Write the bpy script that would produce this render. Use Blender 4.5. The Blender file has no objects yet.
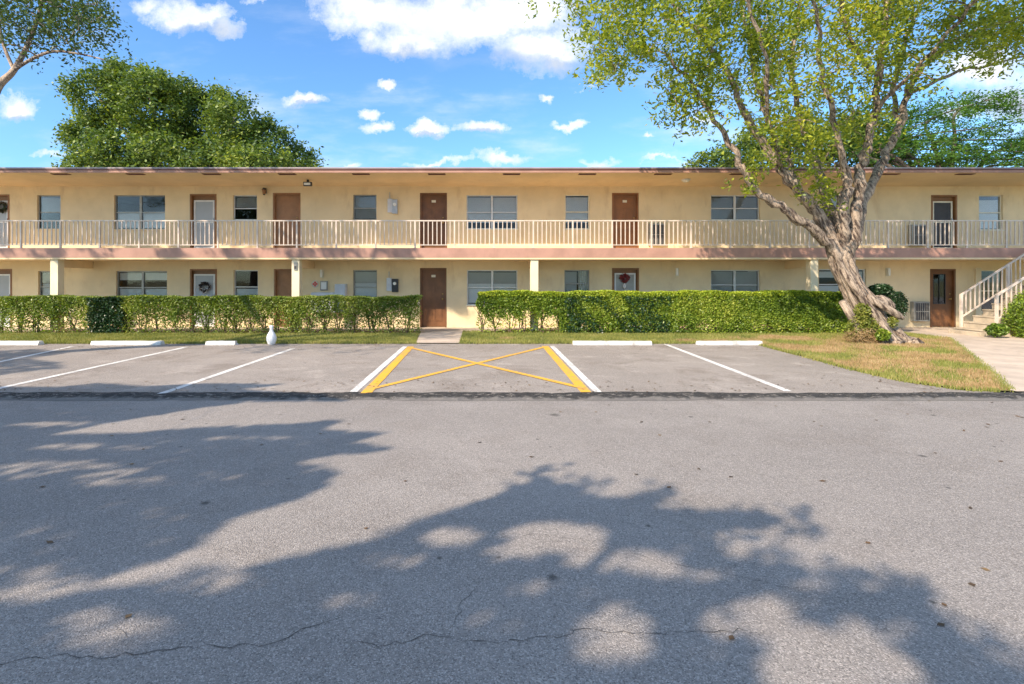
import bpy, math, random
import numpy as np
from mathutils import Vector, Matrix

random.seed(7)
RNG = np.random.default_rng(11)
scene = bpy.context.scene
COL = scene.collection

# ------------------------------------------------------------------ camera, sky, sun, exposure
EYE, F, CX, HY = 1.6, 512.0, 490.0, 281.0
cam_d = bpy.data.cameras.new("camera")
cam_d.sensor_width = 36.0
cam_d.lens = 18.0
cam_d.shift_x = (512 - CX) / 1024.0
cam_d.shift_y = -(342 - HY) / 1024.0
cam_d.clip_start = 0.05
cam_d.clip_end = 5000
cam = bpy.data.objects.new("camera", cam_d)
cam.location = (0, 0, EYE)
cam.rotation_euler = (math.pi / 2, 0, 0)
COL.objects.link(cam)
scene.camera = cam

SUN_T = 1.03                                     # drop of a sun ray per metre of travel along +X and along +Y
sun_dir = Vector((1, 1, -SUN_T)).normalized()
sd = bpy.data.lights.new("sun", 'SUN')
sd.energy = 3.85
sd.angle = math.radians(0.55)
sd.color = (1.0, 0.84, 0.66)
so = bpy.data.objects.new("sun", sd)
so.rotation_euler = sun_dir.to_track_quat('-Z', 'Y').to_euler()
so.location = (-30, -30, 40)
COL.objects.link(so)
SUN_EL = math.atan(SUN_T / math.sqrt(2))

scene.view_settings.view_transform = 'Standard'
scene.view_settings.look = 'None'
scene.view_settings.gamma = 1
scene.view_settings.exposure = 1.03

world = bpy.data.worlds.new("World")
scene.world = world
world.use_nodes = True
wt = world.node_tree
wt.nodes.clear()


class NT:
    """tiny node helper"""
    def __init__(s, tree): s.t = tree
    def n(s, typ, **kw):
        nd = s.t.nodes.new(typ)
        for k, v in kw.items(): setattr(nd, k, v)
        return nd
    def link(s, a, b): s.t.links.new(a, b)
    def put(s, sock, v):
        if hasattr(v, 'is_output'): s.link(v, sock)
        else: sock.default_value = v
    def math(s, op, a, b=0.0, c=None, clamp=False):
        nd = s.n('ShaderNodeMath', operation=op, use_clamp=clamp)
        s.put(nd.inputs[0], a); s.put(nd.inputs[1], b)
        if c is not None: s.put(nd.inputs[2], c)
        return nd.outputs[0]
    def vmath(s, op, a, b=None):
        nd = s.n('ShaderNodeVectorMath', operation=op)
        s.put(nd.inputs[0], a)
        if b is not None: s.put(nd.inputs[1], b)
        return nd.outputs['Value'] if op in ('LENGTH', 'DOT_PRODUCT', 'DISTANCE') else nd.outputs[0]
    def noise(s, vec, scale, detail=4, rough=0.55, col=False, dist=0.0):
        nd = s.n('ShaderNodeTexNoise')
        if vec is not None: s.link(vec, nd.inputs['Vector'])
        nd.inputs['Scale'].default_value = scale
        nd.inputs['Detail'].default_value = detail
        nd.inputs['Roughness'].default_value = rough
        nd.inputs['Distortion'].default_value = dist
        return nd.outputs['Color'] if col else nd.outputs['Fac']
    def maprange(s, v, a, b, c=0.0, d=1.0, smooth=True):
        nd = s.n('ShaderNodeMapRange')
        nd.interpolation_type = 'SMOOTHSTEP' if smooth else 'LINEAR'
        s.put(nd.inputs['Value'], v)
        for k, x in zip(('From Min', 'From Max', 'To Min', 'To Max'), (a, b, c, d)):
            nd.inputs[k].default_value = x
        return nd.outputs['Result']
    def mix(s, fac, a, b, blend='MIX'):
        nd = s.n('ShaderNodeMix', data_type='RGBA', blend_type=blend)
        s.put(nd.inputs[0], fac)
        s.put(nd.inputs[6], a if hasattr(a, 'is_output') else (*a, 1) if len(a) == 3 else a)
        s.put(nd.inputs[7], b if hasattr(b, 'is_output') else (*b, 1) if len(b) == 3 else b)
        return nd.outputs[2]
    def xyz(s, v):
        nd = s.n('ShaderNodeSeparateXYZ'); s.link(v, nd.inputs[0]); return nd.outputs
    def comb(s, x, y, z):
        nd = s.n('ShaderNodeCombineXYZ')
        for i, q in enumerate((x, y, z)): s.put(nd.inputs[i], q)
        return nd.outputs[0]


W = NT(wt)
sky = W.n('ShaderNodeTexSky', sky_type='NISHITA')
sky.sun_disc = False
sky.sun_elevation = SUN_EL
sky.sun_rotation = math.radians(225)
sky.altitude = 0
sky.air_density = 1.0
sky.dust_density = 1.0
sky.ozone_density = 1.6
tc = W.n('ShaderNodeTexCoord')
d3 = W.xyz(tc.outputs['Generated'])
dy = W.math('MAXIMUM', d3[1], 0.02)
u = W.math('DIVIDE', d3[0], dy)
v = W.math('DIVIDE', d3[2], dy)
P = W.comb(u, v, 0)
warp = W.noise(P, 9.0, 7, 0.65, col=True)
warp2 = W.vmath('SUBTRACT', warp, (0.5, 0.5, 0.5))
sc_ = W.n('ShaderNodeVectorMath', operation='SCALE'); W.link(warp2, sc_.inputs[0]); sc_.inputs['Scale'].default_value = 0.105
Pw = W.vmath('ADD', P, sc_.outputs[0])
clouds = [  # px x, px y, half width, half height, weight   (as directions on the sky)
    (455, 22, 115, 30, 1), (375, 12, 62, 24, 1), (540, 48, 55, 26, 1), (410, 40, 60, 16, .9), (520, 10, 70, 26, 1),
    (190, 18, 46, 15, .95), (225, 28, 28, 10, .7), (150, 8, 30, 12, .7),
    (305, 104, 26, 8, .9), (368, 107, 14, 8, .9), (378, 123, 24, 8, .8), (431, 127, 21, 8, .95), (482, 126, 30, 9, .95),
    (390, 81, 12, 5, .8), (572, 121, 24, 6, .85), (548, 98, 10, 5, .8), (16, 106, 22, 13, 1),
    (275, 1, 34, 7, .8), (500, 158, 40, 9, .75), (440, 162, 60, 6, .55), (600, 161, 30, 7, .55), (355, 161, 20, 6, .5), (660, 162, 40, 5, .5),
    (50, 152, 34, 6, .5), (650, 137, 12, 4, .6), (690, 165, 22, 4, .5),
    (985, 70, 60, 26, .85), (1015, 100, 60, 20, .8), (960, 110, 50, 16, .6), (700, 120, 40, 12, .5), (590, 88, 20, 5, .35),
    (1120, 40, 80, 40, .9), (-80, 60, 60, 30, .8), (700, -60, 160, 40, .7), (250, -120, 160, 40, .8),
]
field = None
low = None
for (cx, cy, hw, hh, wgt) in clouds:
    c = ((cx - CX) / F, (HY - cy) / F, 0)
    q = W.vmath('SUBTRACT', Pw, c)
    q = W.vmath('DIVIDE', q, (hw / F * 1.02, hh / F * 1.08, 1))
    l = W.vmath('LENGTH', q)
    f = W.math('MULTIPLY', W.math('SUBTRACT', 1.0, l), 1.0)
    f = W.math('ADD', f, wgt - 1.0)
    field = f if field is None else W.math('MAXIMUM', field, f)
fine = W.noise(P, 22.0, 8, 0.72)
fld = W.math('ADD', field, W.math('MULTIPLY', W.math('SUBTRACT', fine, 0.5), 1.3))
mask = W.maprange(fld, -0.08, 0.58, 0.0, 1.0, False)
mask = W.math('POWER', mask, 0.8)
front = W.maprange(d3[1], 0.02, 0.12)
mask = W.math('MULTIPLY', mask, front)
wisp = W.maprange(W.noise(W.vmath('MULTIPLY', P, (1.0, 3.2, 1)), 3.4, 8, 0.6), 0.46, 0.76, 0.0, 0.55)
lowsky = W.maprange(v, 0.60, 0.18, 0.25, 1.0)
wisp = W.math('MULTIPLY', W.math('MULTIPLY', wisp, front), lowsky)
mask = W.math('MAXIMUM', mask, wisp)
# unseen broken cloud added overhead, to the sides and behind, for fill light
G3 = tc.outputs['Generated']
cov = W.maprange(W.noise(G3, 2.3, 7, 0.62), 0.42, 0.60, 0.0, 0.80)
away = W.math('MAXIMUM', W.maprange(v, 0.66, 1.0), W.maprange(d3[1], 0.55, 0.30))
cov = W.math('MULTIPLY', W.math('MULTIPLY', cov, away), W.maprange(d3[2], 0.0, 0.12))
mask = W.math('MAXIMUM', mask, cov)
dense = W.maprange(W.noise(W.vmath('ADD', P, (0.0, 0.03, 0)), 9.0, 5, 0.6), 0.38, 0.62)
ccol = W.mix(dense, (3.2, 3.45, 3.9), (4.1, 4.15, 4.3))
skyc = W.mix(1.0, sky.outputs[0], (0.50, 0.75, 0.96), 'MULTIPLY')
belly = None
for (cx, cy, hw, hh) in ((470, 66, 100, 16), (565, 66, 46, 13), (395, 52, 60, 10), (205, 30, 50, 8), (480, 133, 30, 5), (432, 133, 22, 4), (306, 109, 24, 4), (16, 116, 20, 6), (1000, 100, 90, 14)):
    q = W.vmath('SUBTRACT', Pw, ((cx - CX) / F, (HY - cy) / F, 0))
    l = W.vmath('LENGTH', W.vmath('DIVIDE', q, (hw / F, hh / F, 1)))
    f = W.math('SUBTRACT', 1.25, l)
    belly = f if belly is None else W.math('MAXIMUM', belly, f)
belly = W.maprange(W.math('ADD', belly, W.math('MULTIPLY', W.math('SUBTRACT', fine, 0.5), 1.2)), 0.0, 0.9, 0.0, 0.85)
ccol = W.mix(belly, ccol, (1.95, 2.3, 2.9))
ccol = W.mix(cov, ccol, (2.5, 3.3, 4.8))
mixc = W.mix(mask, skyc, ccol)
bg = W.n('ShaderNodeBackground')
W.link(mixc, bg.inputs['Color'])
bg.inputs['Strength'].default_value = 0.15
wo = W.n('ShaderNodeOutputWorld')
W.link(bg.outputs[0], wo.inputs[0])

# ------------------------------------------------------------------ geometry of the view
def at(px, py, d):
    return Vector(((px - CX) * d / F, d, EYE - (py - HY) * d / F))
def X(px, d): return (px - CX) * d / F
def Z(py, d): return EYE - (py - HY) * d / F
def ground(px, py, z=0.0):
    d = F * (EYE - z) / (py - HY)
    return ((px - CX) * d / F, d)

# ------------------------------------------------------------------ object helpers
def tag(o, label=None, cat=None, group=None, kind=None):
    if label: o['label'] = label
    if cat: o['category'] = cat
    if group: o['group'] = group
    if kind: o['kind'] = kind
    return o
def empty(name, loc, label, cat, group=None, rz=0):
    o = bpy.data.objects.new(name, None)
    o.empty_display_size = 0.2
    COL.objects.link(o)
    o.location = loc
    o.rotation_euler = (0, 0, rz)
    return tag(o, label, cat, group)
def copy_tree(o, parent=None):
    c = o.copy(); COL.objects.link(c); c.parent = parent
    for ch in [k for k in bpy.data.objects if k.parent is o]:
        copy_tree(ch, c)
    return c

def origin_of(parent):
    """world location of a parent (all things are built un-rotated)"""
    p = Vector((0, 0, 0))
    while parent is not None:
        p += parent.location; parent = parent.parent
    return p

class MB:
    def __init__(s): s.v = []; s.f = []
    def add(s, vs, fs):
        b = len(s.v); s.v += [tuple(q) for q in vs]; s.f += [tuple(b + i for i in f) for f in fs]
        return s
    def box(s, x0, x1, y0, y1, z0, z1):
        vs = [(x0, y0, z0), (x1, y0, z0), (x1, y1, z0), (x0, y1, z0), (x0, y0, z1), (x1, y0, z1), (x1, y1, z1), (x0, y1, z1)]
        return s.add(vs, [(0, 3, 2, 1), (4, 5, 6, 7), (0, 1, 5, 4), (1, 2, 6, 5), (2, 3, 7, 6), (3, 0, 4, 7)])
    def bar(s, a, b, w, h):
        """square bar from a to b; w across, h along the up-ish axis"""
        a = Vector(a); b = Vector(b); t = (b - a).normalized()
        up = Vector((0, 0, 1)) if abs(t.z) < 0.95 else Vector((0, 1, 0))
        sx = t.cross(up).normalized() * (w / 2); sy = sx.cross(t).normalized() * (h / 2)
        vs = [p + i * sx + j * sy for p in (a, b) for (i, j) in ((-1, -1), (1, -1), (1, 1), (-1, 1))]
        return s.add(vs, [(0, 1, 2, 3), (7, 6, 5, 4), (0, 4, 5, 1), (1, 5, 6, 2), (2, 6, 7, 3), (3, 7, 4, 0)])
    def tube(s, pts, rads, n=8, cap=True, lump=None):
        pts = [Vector(p) for p in pts]
        ref = Vector((0.31, 0.17, 0.93)).normalized()
        b = len(s.v)
        prev = None
        for i, p in enumerate(pts):
            t = (pts[min(i + 1, len(pts) - 1)] - pts[max(i - 1, 0)])
            t = t.normalized() if t.length > 1e-9 else Vector((0, 0, 1))
            if prev is None:
                a = t.cross(ref)
                if a.length < 0.05: a = t.cross(Vector((1, 0, 0)))
            else:
                a = prev - t * prev.dot(t)
            a.normalize(); prev = a; c = t.cross(a)
            for k in range(n):
                th = 2 * math.pi * k / n
                r = rads[i] * (lump(i, k, n) if lump else 1)
                s.v.append(tuple(p + a * (math.cos(th) * r) + c * (math.sin(th) * r)))
        for i in range(len(pts) - 1):
            for k in range(n):
                k2 = (k + 1) % n
                s.f.append((b + i * n + k, b + i * n + k2, b + (i + 1) * n + k2, b + (i + 1) * n + k))
        if cap:
            s.f.append(tuple(b + k for k in reversed(range(n))))
            s.f.append(tuple(b + (len(pts) - 1) * n + k for k in range(n)))
        return s
    def lathe(s, prof, c=(0, 0, 0), n=24):
        b = len(s.v)
        for r, z in prof:
            for k in range(n):
                th = 2 * math.pi * k / n
                s.v.append((c[0] + r * math.cos(th), c[1] + r * math.sin(th), c[2] + z))
        for i in range(len(prof) - 1):
            for k in range(n):
                k2 = (k + 1) % n
                s.f.append((b + i * n + k, b + i * n + k2, b + (i + 1) * n + k2, b + (i + 1) * n + k))
        s.f.append(tuple(b + k for k in reversed(range(n))))
        s.f.append(tuple(b + (len(prof) - 1) * n + k for k in range(n)))
        return s
    def ball(s, c, r, n=10, m=7, sq=(1, 1, 1)):
        prof = [(max(1e-3, math.sin(math.pi * i / m)), -math.cos(math.pi * i / m)) for i in range(m + 1)]
        b = len(s.v)
        for pr, z in prof:
            for k in range(n):
                th = 2 * math.pi * k / n
                s.v.append((c[0] + r * sq[0] * pr * math.cos(th), c[1] + r * sq[1] * pr * math.sin(th), c[2] + r * sq[2] * z))
        for i in range(m):
            for k in range(n):
                k2 = (k + 1) % n
                s.f.append((b + i * n + k, b + i * n + k2, b + (i + 1) * n + k2, b + (i + 1) * n + k))
        return s
    def build(s, name, mat, parent=None, smooth=False, bevel=0.0, label=None):
        me = bpy.data.meshes.new(name)
        off = origin_of(parent)
        vs = [(q[0] - off.x, q[1] - off.y, q[2] - off.z) for q in s.v]
        if parent is None and vs:
            arr = np.array(vs); c = arr.mean(0); c[2] = arr[:, 2].min()
            vs = arr - c
            loc = c
        else: loc = (0, 0, 0)
        me.from_pydata([tuple(q) for q in vs], [], s.f)
        me.validate()
        if smooth: me.polygons.foreach_set('use_smooth', [True] * len(me.polygons))
        me.materials.append(mat)
        o = bpy.data.objects.new(name, me)
        COL.objects.link(o)
        o.location = loc
        o.parent = parent
        if bevel:
            m = o.modifiers.new('bevel', 'BEVEL'); m.width = bevel; m.segments = 2; m.limit_method = 'ANGLE'
        if label: o['label'] = label
        return o

def structure(o): o['kind'] = 'structure'; return o

# ------------------------------------------------------------------ materials
def new_mat(name):
    m = bpy.data.materials.new(name); m.use_nodes = True
    m.node_tree.nodes.clear()
    t = NT(m.node_tree)
    out = t.n('ShaderNodeOutputMaterial')
    b = t.n('ShaderNodeBsdfPrincipled')
    t.link(b.outputs[0], out.inputs[0])
    return m, t, b, out
def setc(b, t, name, v):
    s = b.inputs[name]
    if hasattr(v, 'is_output'): t.link(v, s)
    elif isinstance(v, (tuple, list)): s.default_value = (*v, 1) if len(v) == 3 else v
    else: s.default_value = v
def bump(t, b, h, strength=0.3, dist=0.01):
    nd = t.n('ShaderNodeBump'); nd.inputs['Strength'].default_value = strength; nd.inputs['Distance'].default_value = dist
    t.link(h, nd.inputs['Height']); t.link(nd.outputs[0], b.inputs['Normal'])
def pos(t): return t.n('ShaderNodeNewGeometry').outputs['Position']

def paint(name, col, rough=0.6, var=0.12, scale=3.0, fine=60, bmp=0.15, dirt=None, metal=0.0):
    m, t, b, o = new_mat(name)
    p = pos(t)
    n1 = t.noise(p, scale, 5, 0.6)
    dark = tuple(c * (1 - var * 2) for c in col); lite = tuple(min(1, c * (1 + var)) for c in col)
    c = t.mix(t.maprange(n1, 0.3, 0.7), dark, lite)
    if dirt:
        n2 = t.noise(t.vmath('MULTIPLY', p, (1, 1, 0.35)), 2.2, 7, 0.7)
        c = t.mix(t.maprange(n2, 0.52, 0.72, 0, dirt[1]), c, dirt[0])
    setc(b, t, 'Base Color', c); setc(b, t, 'Roughness', rough); setc(b, t, 'Metallic', metal)
    if bmp: bump(t, b, t.noise(p, fine, 3, 0.6), bmp, 0.004)
    return m

M = {}
M['stucco'] = paint('stucco_wall', (0.81, 0.655, 0.41), 0.85, 0.05, 1.1, 90, 0.5, ((0.62, 0.47, 0.28), 0.6))
M['soffit'] = paint('soffit_paint', (0.78, 0.60, 0.37), 0.8, 0.05, 1.0, 40, 0.2, ((0.55, 0.38, 0.20), 0.25))
M['column'] = paint('column_paint', (0.80, 0.69, 0.48), 0.75, 0.05, 2, 80, 0.35, ((0.6, 0.48, 0.3), 0.3))
M['pink'] = paint('fascia_paint', (0.42, 0.235, 0.18), 0.7, 0.08, 2, 50, 0.3, ((0.33, 0.17, 0.13), 0.5))
M['drip'] = paint('drip_edge_metal', (0.36, 0.30, 0.30), 0.45, 0.08, 2, 50, 0.1)
M['darkline'] = paint('fascia_board', (0.16, 0.06, 0.05), 0.6, 0.1, 2, 50, 0.1)
M['roof'] = paint('roof_gravel', (0.42, 0.40, 0.37), 0.9, 0.15, 2, 30, 0.8)
M['rail'] = paint('railing_paint', (0.66, 0.56, 0.48), 0.5, 0.06, 5, 60, 0.15, ((0.45, 0.36, 0.26), 0.5))
M['brown'] = paint('brown_door_paint', (0.185, 0.080, 0.030), 0.5, 0.12, 3, 50, 0.15)
M['brown2'] = paint('tan_door_paint', (0.33, 0.165, 0.075), 0.5, 0.1, 3, 50, 0.15)
M['brownframe'] = paint('door_frame_paint', (0.27, 0.13, 0.048), 0.5, 0.1, 3, 50, 0.15)
M['redbrown'] = paint('reddish_door_paint', (0.28, 0.115, 0.038), 0.45, 0.1, 3, 50, 0.15)
M['white'] = paint('white_paint', (0.78, 0.78, 0.76), 0.45, 0.04, 4, 50, 0.1)
M['alu'] = paint('aluminium_frame', (0.62, 0.62, 0.60), 0.4, 0.05, 4, 50, 0.05, metal=0.2)
M['alugrey'] = paint('weathered_aluminium', (0.34, 0.33, 0.30), 0.45, 0.08, 4, 50, 0.05, metal=0.3)
M['cream'] = paint('cream_frame', (0.78, 0.72, 0.56), 0.5, 0.05, 4, 50, 0.1)
M['grey'] = paint('grey_metal', (0.46, 0.48, 0.50), 0.4, 0.08, 4, 50, 0.1, metal=0.3)
M['lightgrey'] = paint('light_grey_cabinet', (0.62, 0.64, 0.68), 0.5, 0.06, 4, 50, 0.1)
M['black'] = paint('black_plastic', (0.025, 0.025, 0.028), 0.4, 0.1, 4, 50, 0.1)
M['red'] = paint('red_paint', (0.62, 0.05, 0.05), 0.45, 0.05, 4, 50, 0.05)
M['brass'] = paint('brass', (0.55, 0.38, 0.14), 0.35, 0.1, 9, 50, 0.1, metal=0.9)
M['blind'] = paint('window_blind', (0.93, 0.88, 0.80), 0.6, 0.03, 2, 50, 0.0)
M['blindgrey'] = paint('grey_window_blind', (0.52, 0.49, 0.44), 0.6, 0.03, 2, 50, 0.0)
M['curtain'] = paint('curtain_cloth', (0.66, 0.62, 0.52), 0.8, 0.08, 6, 50, 0.1)
M['screenpanel'] = paint('frosted_panel', (0.36, 0.38, 0.40), 0.35, 0.04, 2, 50, 0.05)
M['dark'] = paint('dark_mesh', (0.05, 0.05, 0.055), 0.6, 0.1, 4, 50, 0.1)
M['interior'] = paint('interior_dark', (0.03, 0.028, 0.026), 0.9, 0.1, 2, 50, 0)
M['porcelain'] = paint('white_ornament', (0.84, 0.84, 0.85), 0.3, 0.02, 4, 50, 0.05)
M['wheelstop'] = paint('painted_concrete_stop', (0.70, 0.69, 0.66), 0.7, 0.08, 6, 60, 0.5, ((0.26, 0.24, 0.22), 0.85))
M['terracotta'] = paint('red_petal', (0.28, 0.04, 0.045), 0.6, 0.2, 20, 50, 0.2)
M['lampglass'] = paint('lamp_glass', (0.85, 0.83, 0.76), 0.25, 0.03, 4, 50, 0.0)

def glass_mat():
    m, t, b, o = new_mat('window_glass')
    g = t.n('ShaderNodeBsdfGlossy'); g.inputs['Roughness'].default_value = 0.03
    tr = t.n('ShaderNodeBsdfTransparent'); tr.inputs['Color'].default_value = (0.93, 0.95, 0.96, 1)
    fr = t.n('ShaderNodeFresnel'); fr.inputs['IOR'].default_value = 1.38
    bp = t.n('ShaderNodeBump'); bp.inputs['Strength'].default_value = 0.05; bp.inputs['Distance'].default_value = 0.02
    t.link(t.noise(pos(t), 2.5, 2), bp.inputs['Height']); t.link(bp.outputs[0], g.inputs['Normal'])
    mx = t.n('ShaderNodeMixShader'); t.link(fr.outputs[0], mx.inputs[0]); t.link(tr.outputs[0], mx.inputs[1]); t.link(g.outputs[0], mx.inputs[2])
    t.link(mx.outputs[0], o.inputs[0])
    return m
M['glass'] = glass_mat()

def asphalt(name, base, grain=0.5, warm=(1, 1, 1), stains=1.0):
    m, t, b, o = new_mat(name)
    p = pos(t)
    big = t.noise(p, 0.35, 6, 0.6)
    mid = t.noise(p, 1.7, 6, 0.65)
    streak = t.noise(t.vmath('MULTIPLY', p, (0.25, 1.6, 1)), 1.5, 6, 0.6)
    c0 = tuple(base * w * 0.86 for w in warm); c1 = tuple(base * w * 1.10 for w in warm)
    c = t.mix(t.maprange(big, 0.3, 0.7), c0, c1)
    c = t.mix(t.maprange(mid, 0.35, 0.75, 0, 0.35), c, tuple(base * w * 0.74 for w in warm))
    c = t.mix(t.maprange(streak, 0.5, 0.75, 0, 0.30), c, tuple(base * w * 1.25 for w in warm))
    wear = t.noise(t.vmath('MULTIPLY', p, (0.10, 0.55, 1)), 1.0, 5, 0.6)
    c = t.mix(t.maprange(wear, 0.40, 0.66, 0, 0.40), c, tuple(base * w * 0.80 for w in warm))
    blot = t.noise(p, 0.9, 6, 0.7, dist=0.4)
    c = t.mix(t.maprange(blot, 0.50, 0.64, 0, 0.35 if stains >= 1 else 0.75), c, tuple(base * w * q for w, q in zip(warm, (0.66, 0.62, 0.58))))
    blot2 = t.noise(t.vmath('ADD', p, (7.3, 2.1, 0)), 1.3, 7, 0.75)
    c = t.mix(t.maprange(blot2, 0.52, 0.68, 0, 0.18 if stains >= 1 else 0.6), c, tuple(base * w * 1.5 for w in warm))
    # aggregate
    vo = t.n('ShaderNodeTexVoronoi'); vo.inputs['Scale'].default_value = 165
    t.link(p, vo.inputs['Vector'])
    sp = t.xyz(vo.outputs['Color'])[0]
    c = t.mix(t.maprange(sp, 0.66, 0.95, 0, grain), c, tuple(min(1, base * w * 2.3) for w in warm))
    c = t.mix(t.maprange(sp, 0.22, 0.02, 0, min(1, grain * 1.4)), c, tuple(base * w * 0.22 for w in warm))
    n3 = t.noise(p, 210, 2, 0.6)
    c = t.mix(t.maprange(n3, 0.53, 0.70, 0, grain), c, tuple(base * w * 0.28 for w in warm))
    n4 = t.noise(p, 34, 3, 0.7)
    c = t.mix(t.maprange(n4, 0.52, 0.72, 0, grain * 0.15), c, tuple(base * w * 1.6 for w in warm))
    # small oil spots and gum, each with its own blotchy outline
    if stains:
        pj = t.vmath('ADD', p, t.vmath('MULTIPLY', t.noise(p, 9, 3, 0.6, col=True), (0.04, 0.04, 0)))
        for scl, thr, gate in ((0.95, 0.085, 0.35), (2.1, 0.10, 0.62), (5.0, 0.12, 0.80)):
            v2 = t.n('ShaderNodeTexVoronoi'); v2.inputs['Scale'].default_value = scl; v2.inputs['Randomness'].default_value = 1
            t.link(pj, v2.inputs['Vector'])
            r = t.xyz(v2.outputs['Color'])[1]
            near = t.maprange(v2.outputs['Distance'], thr, thr * 0.35, 0, 1)
            on = t.math('GREATER_THAN', r, gate)
            c = t.mix(t.math('MULTIPLY', t.math('MULTIPLY', near, on), 0.72 * stains), c, (0.035, 0.033, 0.03))
    setc(b, t, 'Base Color', c); setc(b, t, 'Roughness', 0.85)
    h = t.math('ADD', t.math('MULTIPLY', vo.outputs['Distance'], -1.0), t.math('MULTIPLY', n3, 0.6))
    bump(t, b, h, 0.65, 0.006)
    return m
M['road'] = asphalt('road_asphalt', 0.25, 0.42, (1.10, 1.0, 0.92))
M['lot'] = asphalt('parking_asphalt', 0.27, 0.36, (1.13, 1.0, 0.89), 0.6)
def lip_mat():
    m = asphalt('broken_asphalt_edge', 0.028, 0.6, (1.05, 1.0, 0.95), 0)
    t = NT(m.node_tree); b = [n for n in m.node_tree.nodes if n.type == 'BSDF_PRINCIPLED'][0]
    src = b.inputs['Base Color'].links[0].from_socket
    p = t.vmath('MULTIPLY', pos(t), (1.0, 2.4, 1))
    a = t.noise(p, 9.0, 8, 0.8)
    c = t.mix(t.maprange(a, 0.53, 0.62, 0, 0.9), src, (0.25, 0.225, 0.20))
    yy = t.math('ADD', t.xyz(pos(t))[1], t.math('MULTIPLY', t.math('SUBTRACT', t.noise(pos(t), 3.0, 6, 0.7), 0.5), 0.35))
    c = t.mix(t.maprange(yy, 6.97, 6.88, 0, 0.7), c, (0.20, 0.185, 0.17))
    t.link(c, b.inputs['Base Color'])
    return m
M['lip'] = lip_mat()
M['crack'] = paint('crack_fill', (0.06, 0.056, 0.052), 0.95, 0.2, 20, 60, 0.3)
M['concrete'] = paint('walk_concrete', (0.54, 0.445, 0.36), 0.85, 0.10, 1.6, 70, 0.5, ((0.26, 0.21, 0.17), 0.5))
M['stairconcrete'] = paint('stair_concrete', (0.46, 0.39, 0.30), 0.85, 0.12, 3, 70, 0.5, ((0.22, 0.18, 0.14), 0.6))

def line_paint(name, col, wear=0.5, under=(0.22, 0.20, 0.185)):
    m, t, b, o = new_mat(name)
    p = pos(t)
    n = t.noise(p, 16, 6, 0.7); n2 = t.noise(p, 1.5, 4, 0.6)
    w = t.math('ADD', n, t.math('MULTIPLY', t.math('SUBTRACT', n2, 0.5), 0.55))
    c = t.mix(t.maprange(w, 0.47, 0.62, 0, wear), col, under)
    c = t.mix(t.maprange(t.noise(p, 120, 2), 0.5, 0.75, 0, 0.35), c, under)
    setc(b, t, 'Base Color', c); setc(b, t, 'Roughness', 0.7)
    bump(t, b, t.noise(p, 90, 3), 0.4, 0.004)
    return m
M['wline'] = line_paint('white_line_paint', (0.74, 0.73, 0.70), 0.45)
M['yline'] = line_paint('yellow_line_paint', (0.80, 0.42, 0.03), 0.42)

def leaf_mat(name, cols, trans=0.3, rough=0.5, patch=0.25):
    """cols: dark, mid, light, accent"""
    m, t, b, o = new_mat(name)
    gi = t.n('ShaderNodeNewGeometry')
    r = gi.outputs['Random Per Island']
    ramp = t.n('ShaderNodeValToRGB')
    e = ramp.color_ramp.elements
    e[0].position = 0.0; e[0].color = (*cols[0], 1)
    e[1].position = 1.0; e[1].color = (*cols[3], 1)
    for ps, cc in ((0.35, cols[1]), (0.72, cols[2])):
        q = e.new(ps); q.color = (*cc, 1)
    nz = t.noise(gi.outputs['Position'], patch, 4, 0.6)
    f = t.math('ADD', t.math('MULTIPLY', r, 0.55), t.maprange(nz, 0.3, 0.7, 0, 0.5, False), clamp=True)
    t.link(f, ramp.inputs[0])
    setc(b, t, 'Base Color', ramp.outputs[0]); setc(b, t, 'Roughness', rough)
    tl = t.n('ShaderNodeBsdfTranslucent')
    t.link(t.mix(1.0, ramp.outputs[0], (1.5, 1.5, 0.6), 'MULTIPLY'), tl.inputs[0])
    mx = t.n('ShaderNodeMixShader'); mx.inputs[0].default_value = trans
    t.link(b.outputs[0], mx.inputs[1]); t.link(tl.outputs[0], mx.inputs[2]); t.link(mx.outputs[0], o.inputs[0])
    return m
M['leaf_main'] = leaf_mat('tree_leaves', [(0.05, 0.09, 0.02), (0.15, 0.22, 0.03), (0.36, 0.40, 0.04), (0.60, 0.54, 0.07)], 0.42, 0.45, 0.45)
M['leaf_back'] = leaf_mat('far_tree_leaves', [(0.020, 0.045, 0.013), (0.07, 0.125, 0.025), (0.19, 0.26, 0.045), (0.38, 0.42, 0.07)], 0.28, 0.55, 0.55)
M['leaf_fern'] = leaf_mat('feathery_leaves', [(0.03, 0.08, 0.02), (0.07, 0.16, 0.03), (0.12, 0.24, 0.035), (0.20, 0.28, 0.04)], 0.35, 0.5, 0.3)
M['leaf_olive'] = leaf_mat('small_olive_leaves', [(0.02, 0.04, 0.014), (0.04, 0.08, 0.02), (0.08, 0.13, 0.03), (0.15, 0.19, 0.05)], 0.3, 0.5, 0.6)
M['leaf_hedge'] = leaf_mat('hedge_leaves', [(0.035, 0.08, 0.016), (0.12, 0.20, 0.026), (0.28, 0.37, 0.045), (0.50, 0.52, 0.10)], 0.32, 0.45, 0.9)
M['leaf_hedge2'] = leaf_mat('sparse_hedge_leaves', [(0.05, 0.10, 0.02), (0.12, 0.19, 0.03), (0.26, 0.33, 0.06), (0.46, 0.46, 0.14)], 0.32, 0.45, 1.1)
M['leaf_top'] = leaf_mat('hedge_top_leaves', [(0.14, 0.22, 0.02), (0.28, 0.38, 0.03), (0.45, 0.52, 0.05), (0.62, 0.60, 0.10)], 0.4, 0.45, 1.3)
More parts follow.
